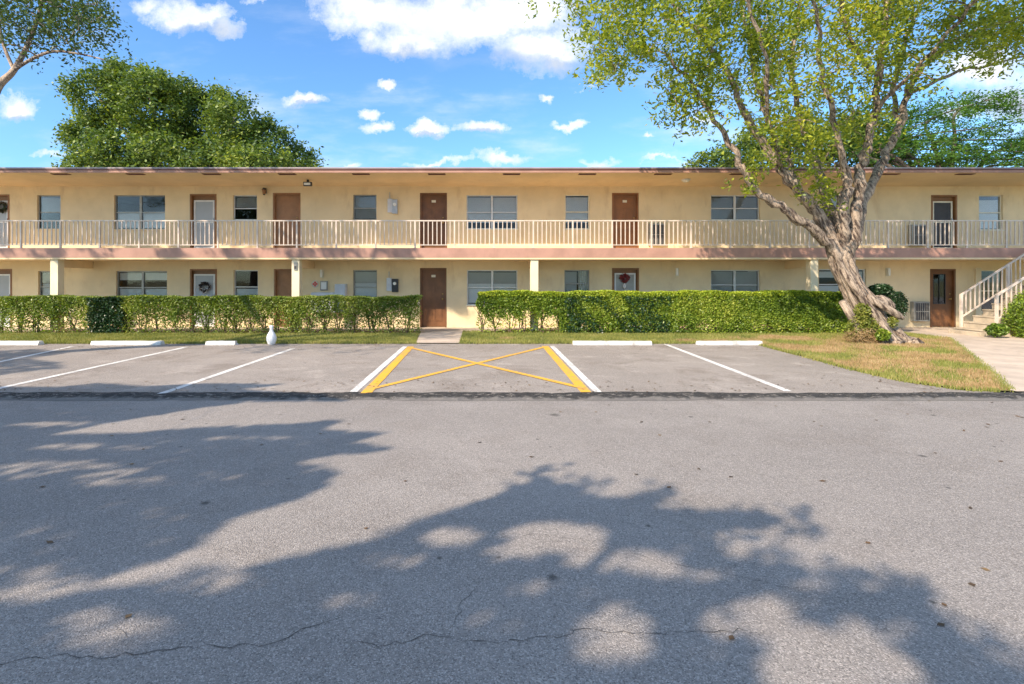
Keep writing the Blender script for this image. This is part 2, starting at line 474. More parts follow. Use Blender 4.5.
M['leaf_dark'] = leaf_mat('dark_shrub_leaves', [(0.012, 0.03, 0.014), (0.02, 0.05, 0.02), (0.035, 0.085, 0.03), (0.06, 0.12, 0.04)], 0.15, 0.4, 1.0)
M['vine'] = leaf_mat('vine_leaves', [(0.07, 0.10, 0.02), (0.15, 0.19, 0.03), (0.26, 0.27, 0.05), (0.40, 0.34, 0.12)], 0.3, 0.5, 1.5)
M['grass'] = leaf_mat('grass_blades', [(0.08, 0.115, 0.028), (0.17, 0.20, 0.040), (0.30, 0.30, 0.075), (0.46, 0.38, 0.17)], 0.25, 0.6, 1.2)
M['drygrass'] = leaf_mat('dry_grass', [(0.20, 0.13, 0.06), (0.34, 0.23, 0.11), (0.46, 0.32, 0.17), (0.55, 0.42, 0.25)], 0.2, 0.7, 2.0)
M['litter'] = leaf_mat('fallen_leaf', [(0.03, 0.02, 0.012), (0.08, 0.05, 0.025), (0.16, 0.09, 0.04), (0.22, 0.15, 0.06)], 0.05, 0.7, 2.0)
M['turf'] = paint('turf_soil', (0.22, 0.21, 0.07), 0.95, 0.25, 2.2, 60, 0.8, ((0.34, 0.24, 0.12), 0.8))
M['soil'] = paint('hedge_bed_soil', (0.16, 0.12, 0.085), 0.95, 0.2, 4, 60, 0.8)

def bark_mat(name, c0, c1, stretch=(6.5, 6.5, 1.1)):
    m, t, b, o = new_mat(name)
    p = pos(t)
    ps = t.vmath('MULTIPLY', t.vmath('ADD', p, t.comb(t.math('MULTIPLY', t.xyz(p)[2], 0.55), 0.0, 0.0)), stretch)
    n1 = t.noise(ps, 2.6, 8, 0.7, dist=0.6)
    n2 = t.noise(p, 2.4, 4, 0.6)
    n3 = t.noise(p, 30, 4, 0.65)
    c = t.mix(t.maprange(n1, 0.38, 0.62), c0, c1)
    c = t.mix(t.maprange(n2, 0.5, 0.75, 0, 0.6), c, tuple(min(1, q * 1.35) for q in c1))
    c = t.mix(t.maprange(n3, 0.5, 0.7, 0, 0.4), c, c0)
    setc(b, t, 'Base Color', c); setc(b, t, 'Roughness', 0.9)
    bump(t, b, t.math('ADD', n1, t.math('MULTIPLY', n3, 0.35)), 0.9, 0.05)
    return m
M['bark'] = bark_mat('main_bark', (0.055, 0.034, 0.026), (0.50, 0.395, 0.30))
M['barkdark'] = bark_mat('brown_bark', (0.06, 0.04, 0.03), (0.22, 0.17, 0.13))
M['stem'] = bark_mat('hedge_stem_bark', (0.10, 0.06, 0.04), (0.30, 0.22, 0.15))

# ------------------------------------------------------------------ leaves as one mesh of many small faces
def leaf_mesh(name, C, L, Wd, mat, parent=None, up=0.5, vertical=False, label=None, rng=RNG):
    C = np.asarray(C, float); n = len(C)
    L = np.broadcast_to(L, n) * rng.uniform(0.7, 1.3, n); Wd = np.broadcast_to(Wd, n) * rng.uniform(0.75, 1.25, n)
    nrm = rng.normal(size=(n, 3)); nrm[:, 2] = np.abs(nrm[:, 2]) + up
    nrm /= np.linalg.norm(nrm, axis=1)[:, None]
    r = rng.normal(size=(n, 3))
    if vertical: 
        r = np.column_stack([rng.normal(0, .35, n), rng.normal(0, .35, n), np.ones(n)])
        nrm = rng.normal(size=(n, 3)); nrm[:, 2] *= .2
    a = r - nrm * (r * nrm).sum(1)[:, None] / (nrm * nrm).sum(1)[:, None]
    a /= np.linalg.norm(a, axis=1)[:, None] + 1e-9
    b = np.cross(nrm, a); b /= np.linalg.norm(b, axis=1)[:, None] + 1e-9
    if vertical:
        V = np.stack([C - b * Wd[:, None] / 2, C + b * Wd[:, None] / 2, C + a * L[:, None]], 1); k = 3
    else:
        V = np.stack([C - a * L[:, None] / 2, C + b * Wd[:, None] / 2 - a * L[:, None] * .05, C + a * L[:, None] / 2, C - b * Wd[:, None] / 2 - a * L[:, None] * .05], 1); k = 4
    off = origin_of(parent)
    V = V.reshape(-1, 3) - np.array(off)
    loc = (0, 0, 0)
    if parent is None:
        c = V.mean(0); c[2] = V[:, 2].min(); V = V - c; loc = tuple(c)
    me = bpy.data.meshes.new(name)
    me.vertices.add(n * k); me.vertices.foreach_set('co', V.ravel())
    me.loops.add(n * k); me.loops.foreach_set('vertex_index', np.arange(n * k, dtype=np.int32))
    me.polygons.add(n); me.polygons.foreach_set('loop_start', np.arange(0, n * k, k, dtype=np.int32))
    me.update(calc_edges=True)
    me.materials.append(mat)
    o = bpy.data.objects.new(name, me); COL.objects.link(o); o.location = loc; o.parent = parent
    if label: o['label'] = label
    return o

def in_poly(P2, poly):
    x, y = P2[:, 0], P2[:, 1]; inside = np.zeros(len(P2), bool); n = len(poly); j = n - 1
    for i in range(n):
        xi, yi = poly[i]; xj, yj = poly[j]
        cond = ((yi > y) != (yj > y)) & (x < (xj - xi) * (y - yi) / (yj - yi + 1e-12) + xi)
        inside ^= cond; j = i
    return inside
def sample_poly(poly, n, rng=RNG):
    poly = np.array(poly, float); lo, hi = poly.min(0), poly.max(0); out = []
    while sum(len(o) for o in out) < n:
        q = rng.uniform(lo, hi, (n * 2, 2)); out.append(q[in_poly(q, poly)])
    return np.concatenate(out)[:n]

# ================================================================== SETTING: ground sheets
def sheet(name, poly, z, mat, res=None):
    m = MB(); m.add([(x, y, z) for x, y in poly], [tuple(range(len(poly)))])
    return structure(m.build(name, mat))
def arc_poly(pts): return pts

Y_LIP0, Y_LIP1 = 6.84, 7.20            # crumbling edge where the car park meets the road
Y_GRASS = 12.82
Y_WALK = 15.78
WALL = 17.2
EDGE = 15.70
sheet('ground', [(-1500, -1500), (1500, -1500), (1500, 1500), (-1500, 1500)], -0.06, M['turf'])
sheet('road', [(-60, -14), (60, -14), (60, Y_LIP0 + .06), (-60, Y_LIP0 + .06)], 0.0, M['road'])
# car park sheet, right edge curving along the grass island
edge = [ground(*q, 0.03) for q in ((1100, 398), (1000, 392), (960, 390), (900, 381), (845, 368), (805, 357), (778, 350), (762, 345.6))]
park = [(-60, Y_LIP1 - .05), (edge[0][0], Y_LIP1 - .05)] + edge[1:] + [(edge[-1][0], Y_GRASS), (-60, Y_GRASS)]
sheet('parking_lot', park, 0.03, M['lot'])
# broken asphalt edge: a ragged sloping ribbon
def lip():
    m = MB(); n = 900; xs = np.linspace(-30, 30, n)
    rows = 7
    rg = np.random.default_rng(3)
    def wob(a, s):
        k = rg.normal(size=n); ker = np.hanning(a); ker /= ker.sum()
        w = np.convolve(k, ker, 'same'); return w / (np.abs(w).max() + 1e-9) * s
    e0 = wob(9, .05) + wob(61, .05); e1 = wob(7, .05) + wob(41, .05)
    vs = []
    for j in range(rows):
        f = j / (rows - 1)
        y = (Y_LIP0 + e0) * (1 - f) + (Y_LIP1 + e1) * f
        z = 0.004 + 0.030 * f + (0.018 * math.sin(f * math.pi)) + rg.normal(0, .006, n) * (0 if j in (0,) else 1)
        if j == rows - 1: z = np.full(n, 0.034)
        if j == 0: z = np.full(n, 0.003)
        vs.append(np.column_stack([xs, y, np.broadcast_to(z, n)]))
    V = np.concatenate(vs)
    fs = [(j * n + i, j * n + i + 1, (j + 1) * n + i + 1, (j + 1) * n + i) for j in range(rows - 1) for i in range(n - 1)]
    m.add(V, fs)
    structure(m.build('asphalt_edge', M['lip']))
lip()

# painted lines
def stripe(name, a, b, w, mat, z=0.034):
    (x0, y0), (x1, y1) = ground(*a, z), ground(*b, z)
    t = Vector((x1 - x0, y1 - y0)).normalized(); nx, ny = -t.y * w / 2, t.x * w / 2
    m = MB(); N = 24; vs = []
    rg = random.Random(int(a[0] * 7 + b[0]))
    for i in range(N + 1):
        f = i / N; x = x0 + (x1 - x0) * f; y = y0 + (y1 - y0) * f
        e = 1 + rg.uniform(-.06, .06); g = 1 + rg.uniform(-.06, .06)
        vs += [(x + nx * e, y + ny * e, z), (x - nx * g, y - ny * g, z)]
    m.add(vs, [(2 * i, 2 * i + 1, 2 * i + 3, 2 * i + 2) for i in range(N)])
    return structure(m.build(name, mat))
for a, b in (((-120, 387), (72, 346.5)), ((-5, 389), (186, 347)), ((160, 394), (293, 348.5)), ((352, 393), (405, 346.5)),
             ((598, 392), (552, 346)), ((788, 391), (665, 344))):
    stripe('parking_line', a, b, 0.11, M['wline'])
stripe('yellow_parking_line', (366, 393), (411, 346.5), 0.15, M['yline'], 0.036)
stripe('yellow_parking_line', (586, 392), (545, 346), 0.15, M['yline'], 0.036)
stripe('yellow_parking_line', (374, 388), (544, 347), 0.11, M['yline'], 0.038)
stripe('yellow_parking_line', (410, 347.5), (584, 388), 0.11, M['yline'], 0.040)

# cracks in the road
def crack(pts, w):
    rg = random.Random(len(pts) * 13 + int(pts[0][0]))
    P = [Vector(ground(*q)) for q in pts]
    fine = []
    for a, b in zip(P, P[1:]):
        n = max(2, int((b - a).length / 0.035))
        for i in range(n): fine.append(a.lerp(b, i / n) + Vector((rg.gauss(0, .011), rg.gauss(0, .011))))
    fine.append(P[-1])
    m = MB(); vs = []
    for i, p in enumerate(fine):
        t = (fine[min(i + 1, len(fine) - 1)] - fine[max(i - 1, 0)]).normalized()
        ww = w * rg.uniform(.25, 1.2) * min(1, i / 4 + .1, (len(fine) - 1 - i) / 4 + .1)
        vs += [(p.x - t.y * ww, p.y + t.x * ww, .003), (p.x + t.y * ww, p.y - t.x * ww, .003)]
    m.add(vs, [(2 * i, 2 * i + 1, 2 * i + 3, 2 * i + 2) for i in range(len(fine) - 1)])
    structure(m.build('road_crack', M['crack']))
crack([(-60, 668), (20, 661), (60, 658), (115, 657), (160, 650), (195, 649), (245, 647), (280, 643), (300, 632), (325, 622), (345, 617)], .0021)
crack([(330, 642), (350, 646), (388, 646), (430, 636), (450, 638), (470, 643), (512, 642), (560, 634), (600, 630), (640, 634), (700, 632), (760, 630)], .0019)
crack([(447, 637), (452, 624), (458, 612), (468, 596), (480, 580)], .0015)
crack([(118, 656), (122, 640), (118, 626), (128, 610)], .0014)
crack([(480, 541), (520, 534), (600, 541), (650, 560), (720, 572), (790, 588), (850, 600)], .0012)

# grass, walks
def grass_poly(name, poly, z): return sheet(name, poly, z, M['turf'])
xl = ground(413, 345.5, .05)[0]; xr = ground(458, 345.5, .05)[0]
xl2 = ground(419, 333, .05)[0]; xr2 = ground(462, 333, .05)[0]
strip_left = [(-30, Y_GRASS), (xl, Y_GRASS), (xl2 + .02, Y_WALK), (-30, Y_WALK)]
path_r_l = [ground(*q, .05) for q in ((1010, 390.5), (985, 368), (966, 352), (948, 338))]
island = [(xr, Y_GRASS), (edge[-1][0], Y_GRASS)] + list(reversed(edge[1:-1]))[0:] 
island = [(xr, Y_GRASS), (edge[-1][0], Y_GRASS)] + [e for e in reversed(edge[1:-1])] + path_r_l + [(path_r_l[-1][0], Y_WALK), (xr2, Y_WALK)]
grass_poly('lawn_strip', strip_left, 0.05)
grass_poly('lawn', island, 0.05)
# concrete walks
front_path = [(xl + .002, Y_GRASS - .02), (xr - .002, Y_GRASS - .02), (xr2, Y_WALK), (xl2, Y_WALK)]
sheet('front_path', front_path, 0.054, M['concrete'])
right_path = [(p[0] + .003, p[1]) for p in path_r_l] + [(path_r_l[-1][0], Y_WALK), (16.2, Y_WALK), (13.4, 12.4), (13.0, 10.5), (12.6, Y_LIP1 - .04), (path_r_l[0][0] + .003, Y_LIP1 - .04)]
sheet('side_path', right_path, 0.058, M['concrete'])
lawn_right = [(13.42, 12.4), (16.22, Y_WALK), (26, Y_WALK), (26, Y_LIP1 - .03), (12.62, Y_LIP1 - .03), (13.02, 10.5)]
grass_poly('lawn', lawn_right, 0.046)
m = MB(); m.box(-26, 26, Y_WALK, WALL, -.05, .045); structure(m.build('covered_walkway', M['concrete']))

# grass blades
def dryness(q):
    x, y = q[:, 0], q[:, 1]
    a = np.sin(x * 1.7 + y * 2.3) + np.sin(x * .9 - y * 3.1) + .7 * np.sin(x * 4.1 + y * 1.3 + 1) + .6 * np.sin(x * 6.3 - y * 5.1)
    a = a + (x > 6.6) * 1.0 - np.clip(y - 13.4, 0, 9) * 1.6 - (x < 5.5) * 1.5
    return a + RNG.normal(0, .45, len(q))
def blades(name, poly, n, h, w, z, mat, label, cat):
    q = sample_poly(poly, n)
    if 'leaning' in label: q = q[(dryness(q) < .9) | (RNG.uniform(0, 1, n) < .12)]
    C = np.column_stack([q, np.full(len(q), z)])
    o = leaf_mesh(name, C, h, w, mat, vertical=True)
    tag(o, label, cat, kind='stuff')
vis_left = [(-14.5, Y_GRASS), (xl, Y_GRASS), (xl2, 15.1), (-14.5, 15.1)]
blades('grass', vis_left, 42000, .055, .012, .048, M['grass'], 'short green grass strip in front of the left hedge', 'grass')
blades('grass', island, 90000, .055, .012, .048, M['grass'], 'patchy green grass under the leaning tree and right hedge', 'grass')
q = sample_poly(island, 130000)
keep = dryness(q) > .55
q = q[keep & (q[:, 1] < 14.6)]
o = leaf_mesh('dry_grass', np.column_stack([q, np.full(len(q), .05)]), .05, .012, M['drygrass'], vertical=True)
tag(o, 'straw coloured dry grass patches on the kerbless lawn near the tree', 'dry grass', kind='stuff')
blades('grass', [(13.42, 12.4), (16.0, 15.6), (18, 15.6), (18, 11), (13.1, 11)], 16000, .06, .012, .045, M['grass'], 'green grass beside the side path near the stairs', 'grass')
# ragged grass fringe spilling over the paving
def fringe():
    segs = [((-14.5, Y_GRASS), (xl, Y_GRASS)), ((xr, Y_GRASS), (edge[-1][0], Y_GRASS))] + [(a, b) for a, b in zip(list(reversed(edge[1:])), list(reversed(edge[1:]))[1:])] + [(a, b) for a, b in zip(path_r_l, path_r_l[1:])]
    C = []
    for a, b in segs:
        a = np.array(a); b = np.array(b); L = np.linalg.norm(b - a); n = int(L * 420)
        f = RNG.uniform(0, 1, n)[:, None]
        p = a + (b - a) * f + RNG.normal(0, .045, (n, 2))
        C.append(p)
    C = np.concatenate(C)
    o = leaf_mesh('grass_fringe', np.column_stack([C, np.full(len(C), .034)]), .06, .014, M['grass'], vertical=True)
    tag(o, 'ragged grass blades spilling over the lawn edges onto paving', 'grass', kind='stuff')
fringe()
# litter of small leaves on the lot and the island
n = 900
q = np.concatenate([sample_poly([(-13, 11.6), (7, 11.6), (7, 12.8), (-13, 12.8)], 260), sample_poly([(-8, 6.9), (10, 6.9), (10, 8.1), (-8, 8.1)], 330), sample_poly([(4, 3.5), (11, 3.5), (12, 12.8), (6.5, 12.8)], 170), sample_poly([(-6, 2.2), (4, 2.2), (6, 6.7), (-8, 6.7)], 60)])
zz = np.where(q[:, 1] > 7.2, .04, .006)
o = leaf_mesh('leaf_litter', np.column_stack([q, zz]), .05, .028, M['litter'], up=8)
tag(o, 'dry brown leaves scattered over the asphalt', 'fallen leaves', kind='stuff')

# ================================================================== BUILDING
B = empty('apartment_building', (0, WALL, 0), 'two storey cream yellow apartment block with long railed balcony and flat brown edged roof', 'building')
BX0, BX1 = -24.0, 25.5
SLAB0, SLAB1 = 2.26, 2.61
SOF = 4.78
uw = lambda a, b, t, bt: (X(a, WALL), X(b, WALL), Z(bt, WALL), Z(t, WALL))
FL0, FL1 = .047, SLAB1 + .002
doors = [  # x0px, x1px, toppx, floor, style
    (-16, 9.5, 194.5, 1, 'screen'), (190, 216.5, 194, 1, 'screen'), (273, 300.5, 193, 1, 'tan'), (420, 447, 193, 1, 'brown'), (612, 638.5, 193, 1, 'red'), (931, 957, 195, 1, 'screendark'),
    (-14, 12, 269, 0, 'screen'), (190, 217, 269, 0, 'screen'), (274, 300.5, 269, 0, 'tan'), (420, 446.5, 268, 0, 'brown'), (612, 639, 268, 0, 'screenblue'), (930, 955.5, 269, 0, 'glazed'),
]
windows = [  # x0,x1,top,bottom px, panes, style
    (37, 60.5, 195, 229, 1, 'lowdark', 'alugrey'), (114, 165, 195, 229.5, 2, 'lowwhite', 'alugrey'), (233, 257, 195, 220, 1, 'lowdark', 'alu'), (353, 376.5, 194.5, 220, 1, 'midgrey', 'alugrey'),
    (466.5, 517.5, 195, 229, 2, 'blinds', 'alu'), (565, 589.5, 194.5, 229, 1, 'blinds', 'cream'), (711, 760, 195, 220, 2, 'reflect', 'white'), (822, 848, 195, 229, 1, 'blinds', 'alu'), (979, 1003, 195, 230, 1, 'shutter', 'cream'),
    (38, 61, 271, 303, 1, 'midwhite', 'alugrey'), (116, 167, 271, 304, 2, 'band', 'alugrey'), (233.5, 258, 270, 304, 1, 'topblack', 'alu'), (353, 377, 270, 304, 1, 'midwhite', 'alugrey'),
    (467, 517.5, 270, 305, 2, 'midwhite', 'alu'), (564.5, 589.5, 270, 296, 1, 'split', 'alugrey'), (711, 760, 270, 300, 2, 'midgrey', 'alu'), (819, 866, 269, 300, 2, 'band', 'white'), (981, 1005, 270, 312, 1, 'open', 'cream'),
]
opens = []
for a, b, t, fl, st in doors: opens.append((X(a, WALL), X(b, WALL), FL1 if fl else FL0, Z(t, WALL)))
for a, b, t, bt, n, st, fm in windows: opens.append(uw(a, b, t, bt))

def wall_face(x0, x1, z0, z1, y, ops, depth=.17):
    m = MB()
    xs = sorted({x0, x1} | {q for o in ops for q in o[:2] if x0 < q < x1})
    for xa, xb in zip(xs, xs[1:]):
        xm = (xa + xb) / 2
        cuts = sorted((o[2], o[3]) for o in ops if o[0] < xm < o[1])
        z = z0
        for c0, c1 in cuts:
            if c0 > z + 1e-6: m.add([(xa, y, z), (xb, y, z), (xb, y, c0), (xa, y, c0)], [(0, 1, 2, 3)])
            z = max(z, c1)
        if z < z1: m.add([(xa, y, z), (xb, y, z), (xb, y, z1), (xa, y, z1)], [(0, 1, 2, 3)])
    for (a, b, c, d) in ops:
        y2 = y + depth
        m.add([(a, y, c), (b, y, c), (b, y, d), (a, y, d), (a, y2, c), (b, y2, c), (b, y2, d), (a, y2, d)], [(0, 4, 5, 1), (3, 2, 6, 7), (0, 3, 7, 4), (1, 5, 6, 2)])
    return m
wm = wall_face(BX0, BX1, -.05, SOF, WALL, opens)
# sides, back (closed building)
wm.add([(BX0, WALL, -.05), (BX0, 27, -.05), (BX0, 27, SOF), (BX0, WALL, SOF)], [(0, 1, 2, 3)])
wm.add([(BX1, WALL, -.05), (BX1, 27, -.05), (BX1, 27, SOF), (BX1, WALL, SOF)], [(3, 2, 1, 0)])
wm.add([(BX0, 27, -.05), (BX1, 27, -.05), (BX1, 27, SOF), (BX0, 27, SOF)], [(3, 2, 1, 0)])
wm.build('wall', M['stucco'], B)
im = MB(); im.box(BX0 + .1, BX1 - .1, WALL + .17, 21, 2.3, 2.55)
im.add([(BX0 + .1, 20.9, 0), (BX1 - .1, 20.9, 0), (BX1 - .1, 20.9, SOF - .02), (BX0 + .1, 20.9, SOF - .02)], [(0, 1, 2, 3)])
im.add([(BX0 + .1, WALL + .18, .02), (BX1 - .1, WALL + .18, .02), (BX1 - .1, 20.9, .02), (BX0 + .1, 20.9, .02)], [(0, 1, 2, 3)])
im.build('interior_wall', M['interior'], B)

# roof
RF = 15.3
r = MB()
# soffit slopes a little; closed wedge
r.add([(BX0 - .6, RF, 4.845), (BX1 + .6, RF, 4.845), (BX1 + .6, WALL, SOF), (BX0 - .6, WALL, SOF)], [(3, 2, 1, 0)])
soff = r.build('soffit', M['soffit'], B)
r = MB(); r.box(BX0 - .6, BX1 + .6, RF + .03, 28, 4.87, 4.95)
roof = r.build('roof', M['roof'], B)
r = MB(); r.box(BX0 - .62, BX1 + .62, RF - .03, RF + .0, 4.835, 4.912); r.build('fascia', M['pink'], roof)
r = MB(); r.box(BX0 - .64, BX1 + .64, RF - .05, RF + .03, 4.912, 4.947); r.build('fascia_board', M['darkline'], roof)
r = MB(); r.box(BX0 - .65, BX1 + .65, RF - .065, RF + .2, 4.947, 4.985)
for k in range(17): r.box(BX0 + 3 * k, BX0 + 3 * k + .06, RF - .069, RF - .06, 4.943, 4.987)
r.build('drip_edge', M['drip'], roof)
for px in (-24, 51, 126, 202, 278, 352, 428, 503, 579, 655, 731, 807, 883, 958):
    x = X(px, 15.45); v_ = MB(); v_.box(x, x + .52, 15.42, 15.58, 4.826, 4.838)
    for k in range(5): v_.box(x + .01, x + .51, 15.43 + k * .03, 15.44 + k * .03, 4.820, 4.828)
    v_.build('soffit_vent', M['darkline'], B)

# balcony slab + its trims
s_ = MB(); s_.box(BX0, BX1, EDGE + .04, WALL, SLAB0 + .012, SLAB1); s_.box(BX0, BX1, EDGE + .008, EDGE + .038, SLAB0 + .005, SLAB0 + .06); slab = s_.build('balcony_slab', M['soffit'], B)
s_ = MB(); s_.box(BX0, BX1, EDGE, EDGE + .039, SLAB0 + .062, SLAB1 + .003); s_.build('fascia', M['pink'], slab)
for px in (54, 295.5, 534.5, 814.5):
    cxm = X(px, 15.76); c = MB(); c.box(cxm - .12, cxm + .12, 15.76, 16.0, .045, 2.27)
    col = c.build('column', M['column'], B, bevel=.008)
    c = MB(); c.box(cxm - .10, cxm + .10, 16.002, WALL - .002, 2.02, 2.268); c.build('beam', M['soffit'], B)

# railing sections: rails and bars in one mesh per bay, post as its sub-part
RT = 3.476
def rail_bay(x0, x1):
    m = MB()
    y = 15.80
    m.box(x0 + .02, x1 - .02, y - .022, y + .022, RT - .035, RT)
    m.box(x0 + .02, x1 - .02, y - .014, y + .014, 2.70, 2.725)
    n = 8
    for i in range(1, n + 1):
        x = x0 + (x1 - x0) * i / (n + 1)
        m.box(x - .0125, x + .0125, y - .0125, y + .0125, 2.725, RT - .035)
    b = m.build('railing', M['rail'], B)
    p = MB(); p.box(x0 - .022, x0 + .022, y - .024, y + .024, 2.613, RT + .002); p.box(x0 - .05, x0 + .05, y - .045, y + .045, 2.613, 2.622)
    p.build('post', M['rail'], b)
bay = X(39.4, 15.8) - X(0, 15.8)
x = X(533.3, 15.8) - 16 * bay
while x < 18.5:
    rail_bay(x, x + bay); x += bay
ap = MB(); x = X(66, 15.8)

# ---- doors
def door(a, b, t, fl, st):
    x0, x1, z0, z1 = X(a, WALL), X(b, WALL), FL1 if fl else FL0, Z(t, WALL)
    y = WALL
    base = {'tan': 'brown2', 'brown': 'brown', 'red': 'redbrown', 'glazed': 'brown'}.get(st, 'brownframe')
    fw = .055
    lf = MB(); yy = y + .075
    if st in ('tan', 'brown', 'red'):
        lf.box(x0 + fw, x1 - fw, yy, yy + .045, z0 + .012, z1 - fw)
        w = x1 - x0 - 2 * fw; h = z1 - fw - z0
        rows = [(.10, .38), (.46, .76), (.82, .95)] if st != 'tan' else []
        for (p, q) in rows:
            for (u0, u1) in ((.12, .45), (.55, .88)):
                X0, X1, Z0, Z1 = x0 + fw + w * u0, x0 + fw + w * u1, z0 + h * p, z0 + h * q
                e = .018
                lf.box(X0, X1, yy - .008, yy - .0005, Z0, Z0 + e); lf.box(X0, X1, yy - .008, yy - .0005, Z1 - e, Z1)
                lf.box(X0, X0 + e, yy - .008, yy - .0005, Z0 + e, Z1 - e); lf.box(X1 - e, X1, yy - .008, yy - .0005, Z0 + e, Z1 - e)
                lf.box(X0 + .04, X1 - .04, yy - .006, yy - .0005, Z0 + .04, Z1 - .04)
        d = lf.build('door', M[base], B)
    elif st == 'glazed':
        xa, xb, za, zb = x0 + .17, x1 - .27, z0 + .78, z1 - .17
        for q in ((x0 + fw, xa, z0 + .012, z1 - fw), (xb, x1 - fw, z0 + .012, z1 - fw), (xa, xb, z0 + .012, za), (xa, xb, zb, z1 - fw)):
            lf.box(q[0], q[1], yy, yy + .045, q[2], q[3])
        d = lf.build('door', M[base], B)
        g = MB(); g.box(xa, xb, yy + .012, yy + .022, za, zb); g.build('pane', M['glass'], d)
        g = MB(); e = .02
        for q in ((xa, xb, za, za + e), (xa, xb, zb - e, zb), (xa, xa + e, za + e, zb - e), (xb - e, xb, za + e, zb - e), ((xa + xb) / 2 - .006, (xa + xb) / 2 + .006, za + e, zb - e)):
            g.box(q[0], q[1], yy - .006, yy + .011, q[2], q[3])
        g.build('pane_frame', M['black'], d)
    else:
        lf.box(x0 + fw, x1 - fw, yy + .02, yy + .05, z0 + .012, z1 - fw)
        d = lf.build('door', M[base], B)
        tall = .20 if fl else .17
        xa, xb, zb = x0 + .10, x1 - .10, z1 - tall
        fr = MB(); e = .05
        for q in ((xa, xa + e, z0 + .015, zb), (xb - e, xb, z0 + .015, zb), (xa + e, xb - e, zb - e, zb), (xa + e, xb - e, z0 + .015, z0 + .12), (xa + e, xb - e, z0 + .95, z0 + .99)):
            fr.box(q[0], q[1], yy - .02, yy + .015, q[2], q[3])
        sd_ = fr.build('screen_door', M['white' if st != 'screendark' else 'cream'], B)
        pn = MB(); pn.box(xa + e, xb - e, yy - .004, yy + .004, z0 + .12, zb - e)
        pn.build('panel', M[{'screen': 'screenpanel', 'screendark': 'dark', 'screenblue': 'alugrey'}[st]], sd_)
        hm = MB(); hm.box(xb - .042, xb - .018, yy - .05, yy - .021, z0 + .98, z0 + 1.10); hm.build('handle', M['grey'], sd_)
    fm = MB()
    fm.box(x0, x0 + fw - .001, y - .012, y + .12, z0, z1); fm.box(x1 - fw + .001, x1, y - .012, y + .12, z0, z1); fm.box(x0 + fw, x1 - fw, y - .012, y + .12, z1 - fw + .001, z1)
    fm.build('frame', M[base], d)
    if st in ('tan', 'brown', 'red', 'glazed'):
        k = MB(); hx = x1 - fw - .08
        k.lathe([(.026, 0), (.026, .006), (.011, .012), (.011, .03), (.026, .04), (.031, .055), (.022, .068), (.004, .072)], (0, 0, 0), 14)
        k.v = [(hx + a, yy - .001 - c, z0 + .95 + b_) for a, b_, c in k.v]; k.build('handle', M['brass'], d, smooth=True)
        k = MB(); k.ball((hx, yy - .014, z0 + 1.12), .024, sq=(1, .5, 1)); k.build('deadbolt', M['brass'], d, smooth=True)
    if st in ('brown', 'red'):
        k = MB(); xm = (x0 + x1) / 2; k.box(xm - .07, xm + .07, yy - .014, yy - .009, z1 - .31, z1 - .23); k.build('number_plate', M['cream'], d)
    return d
for q in doors: door(*q)
for o in [k for k in bpy.data.objects if k.name.startswith('door') and k.parent is B]: pass

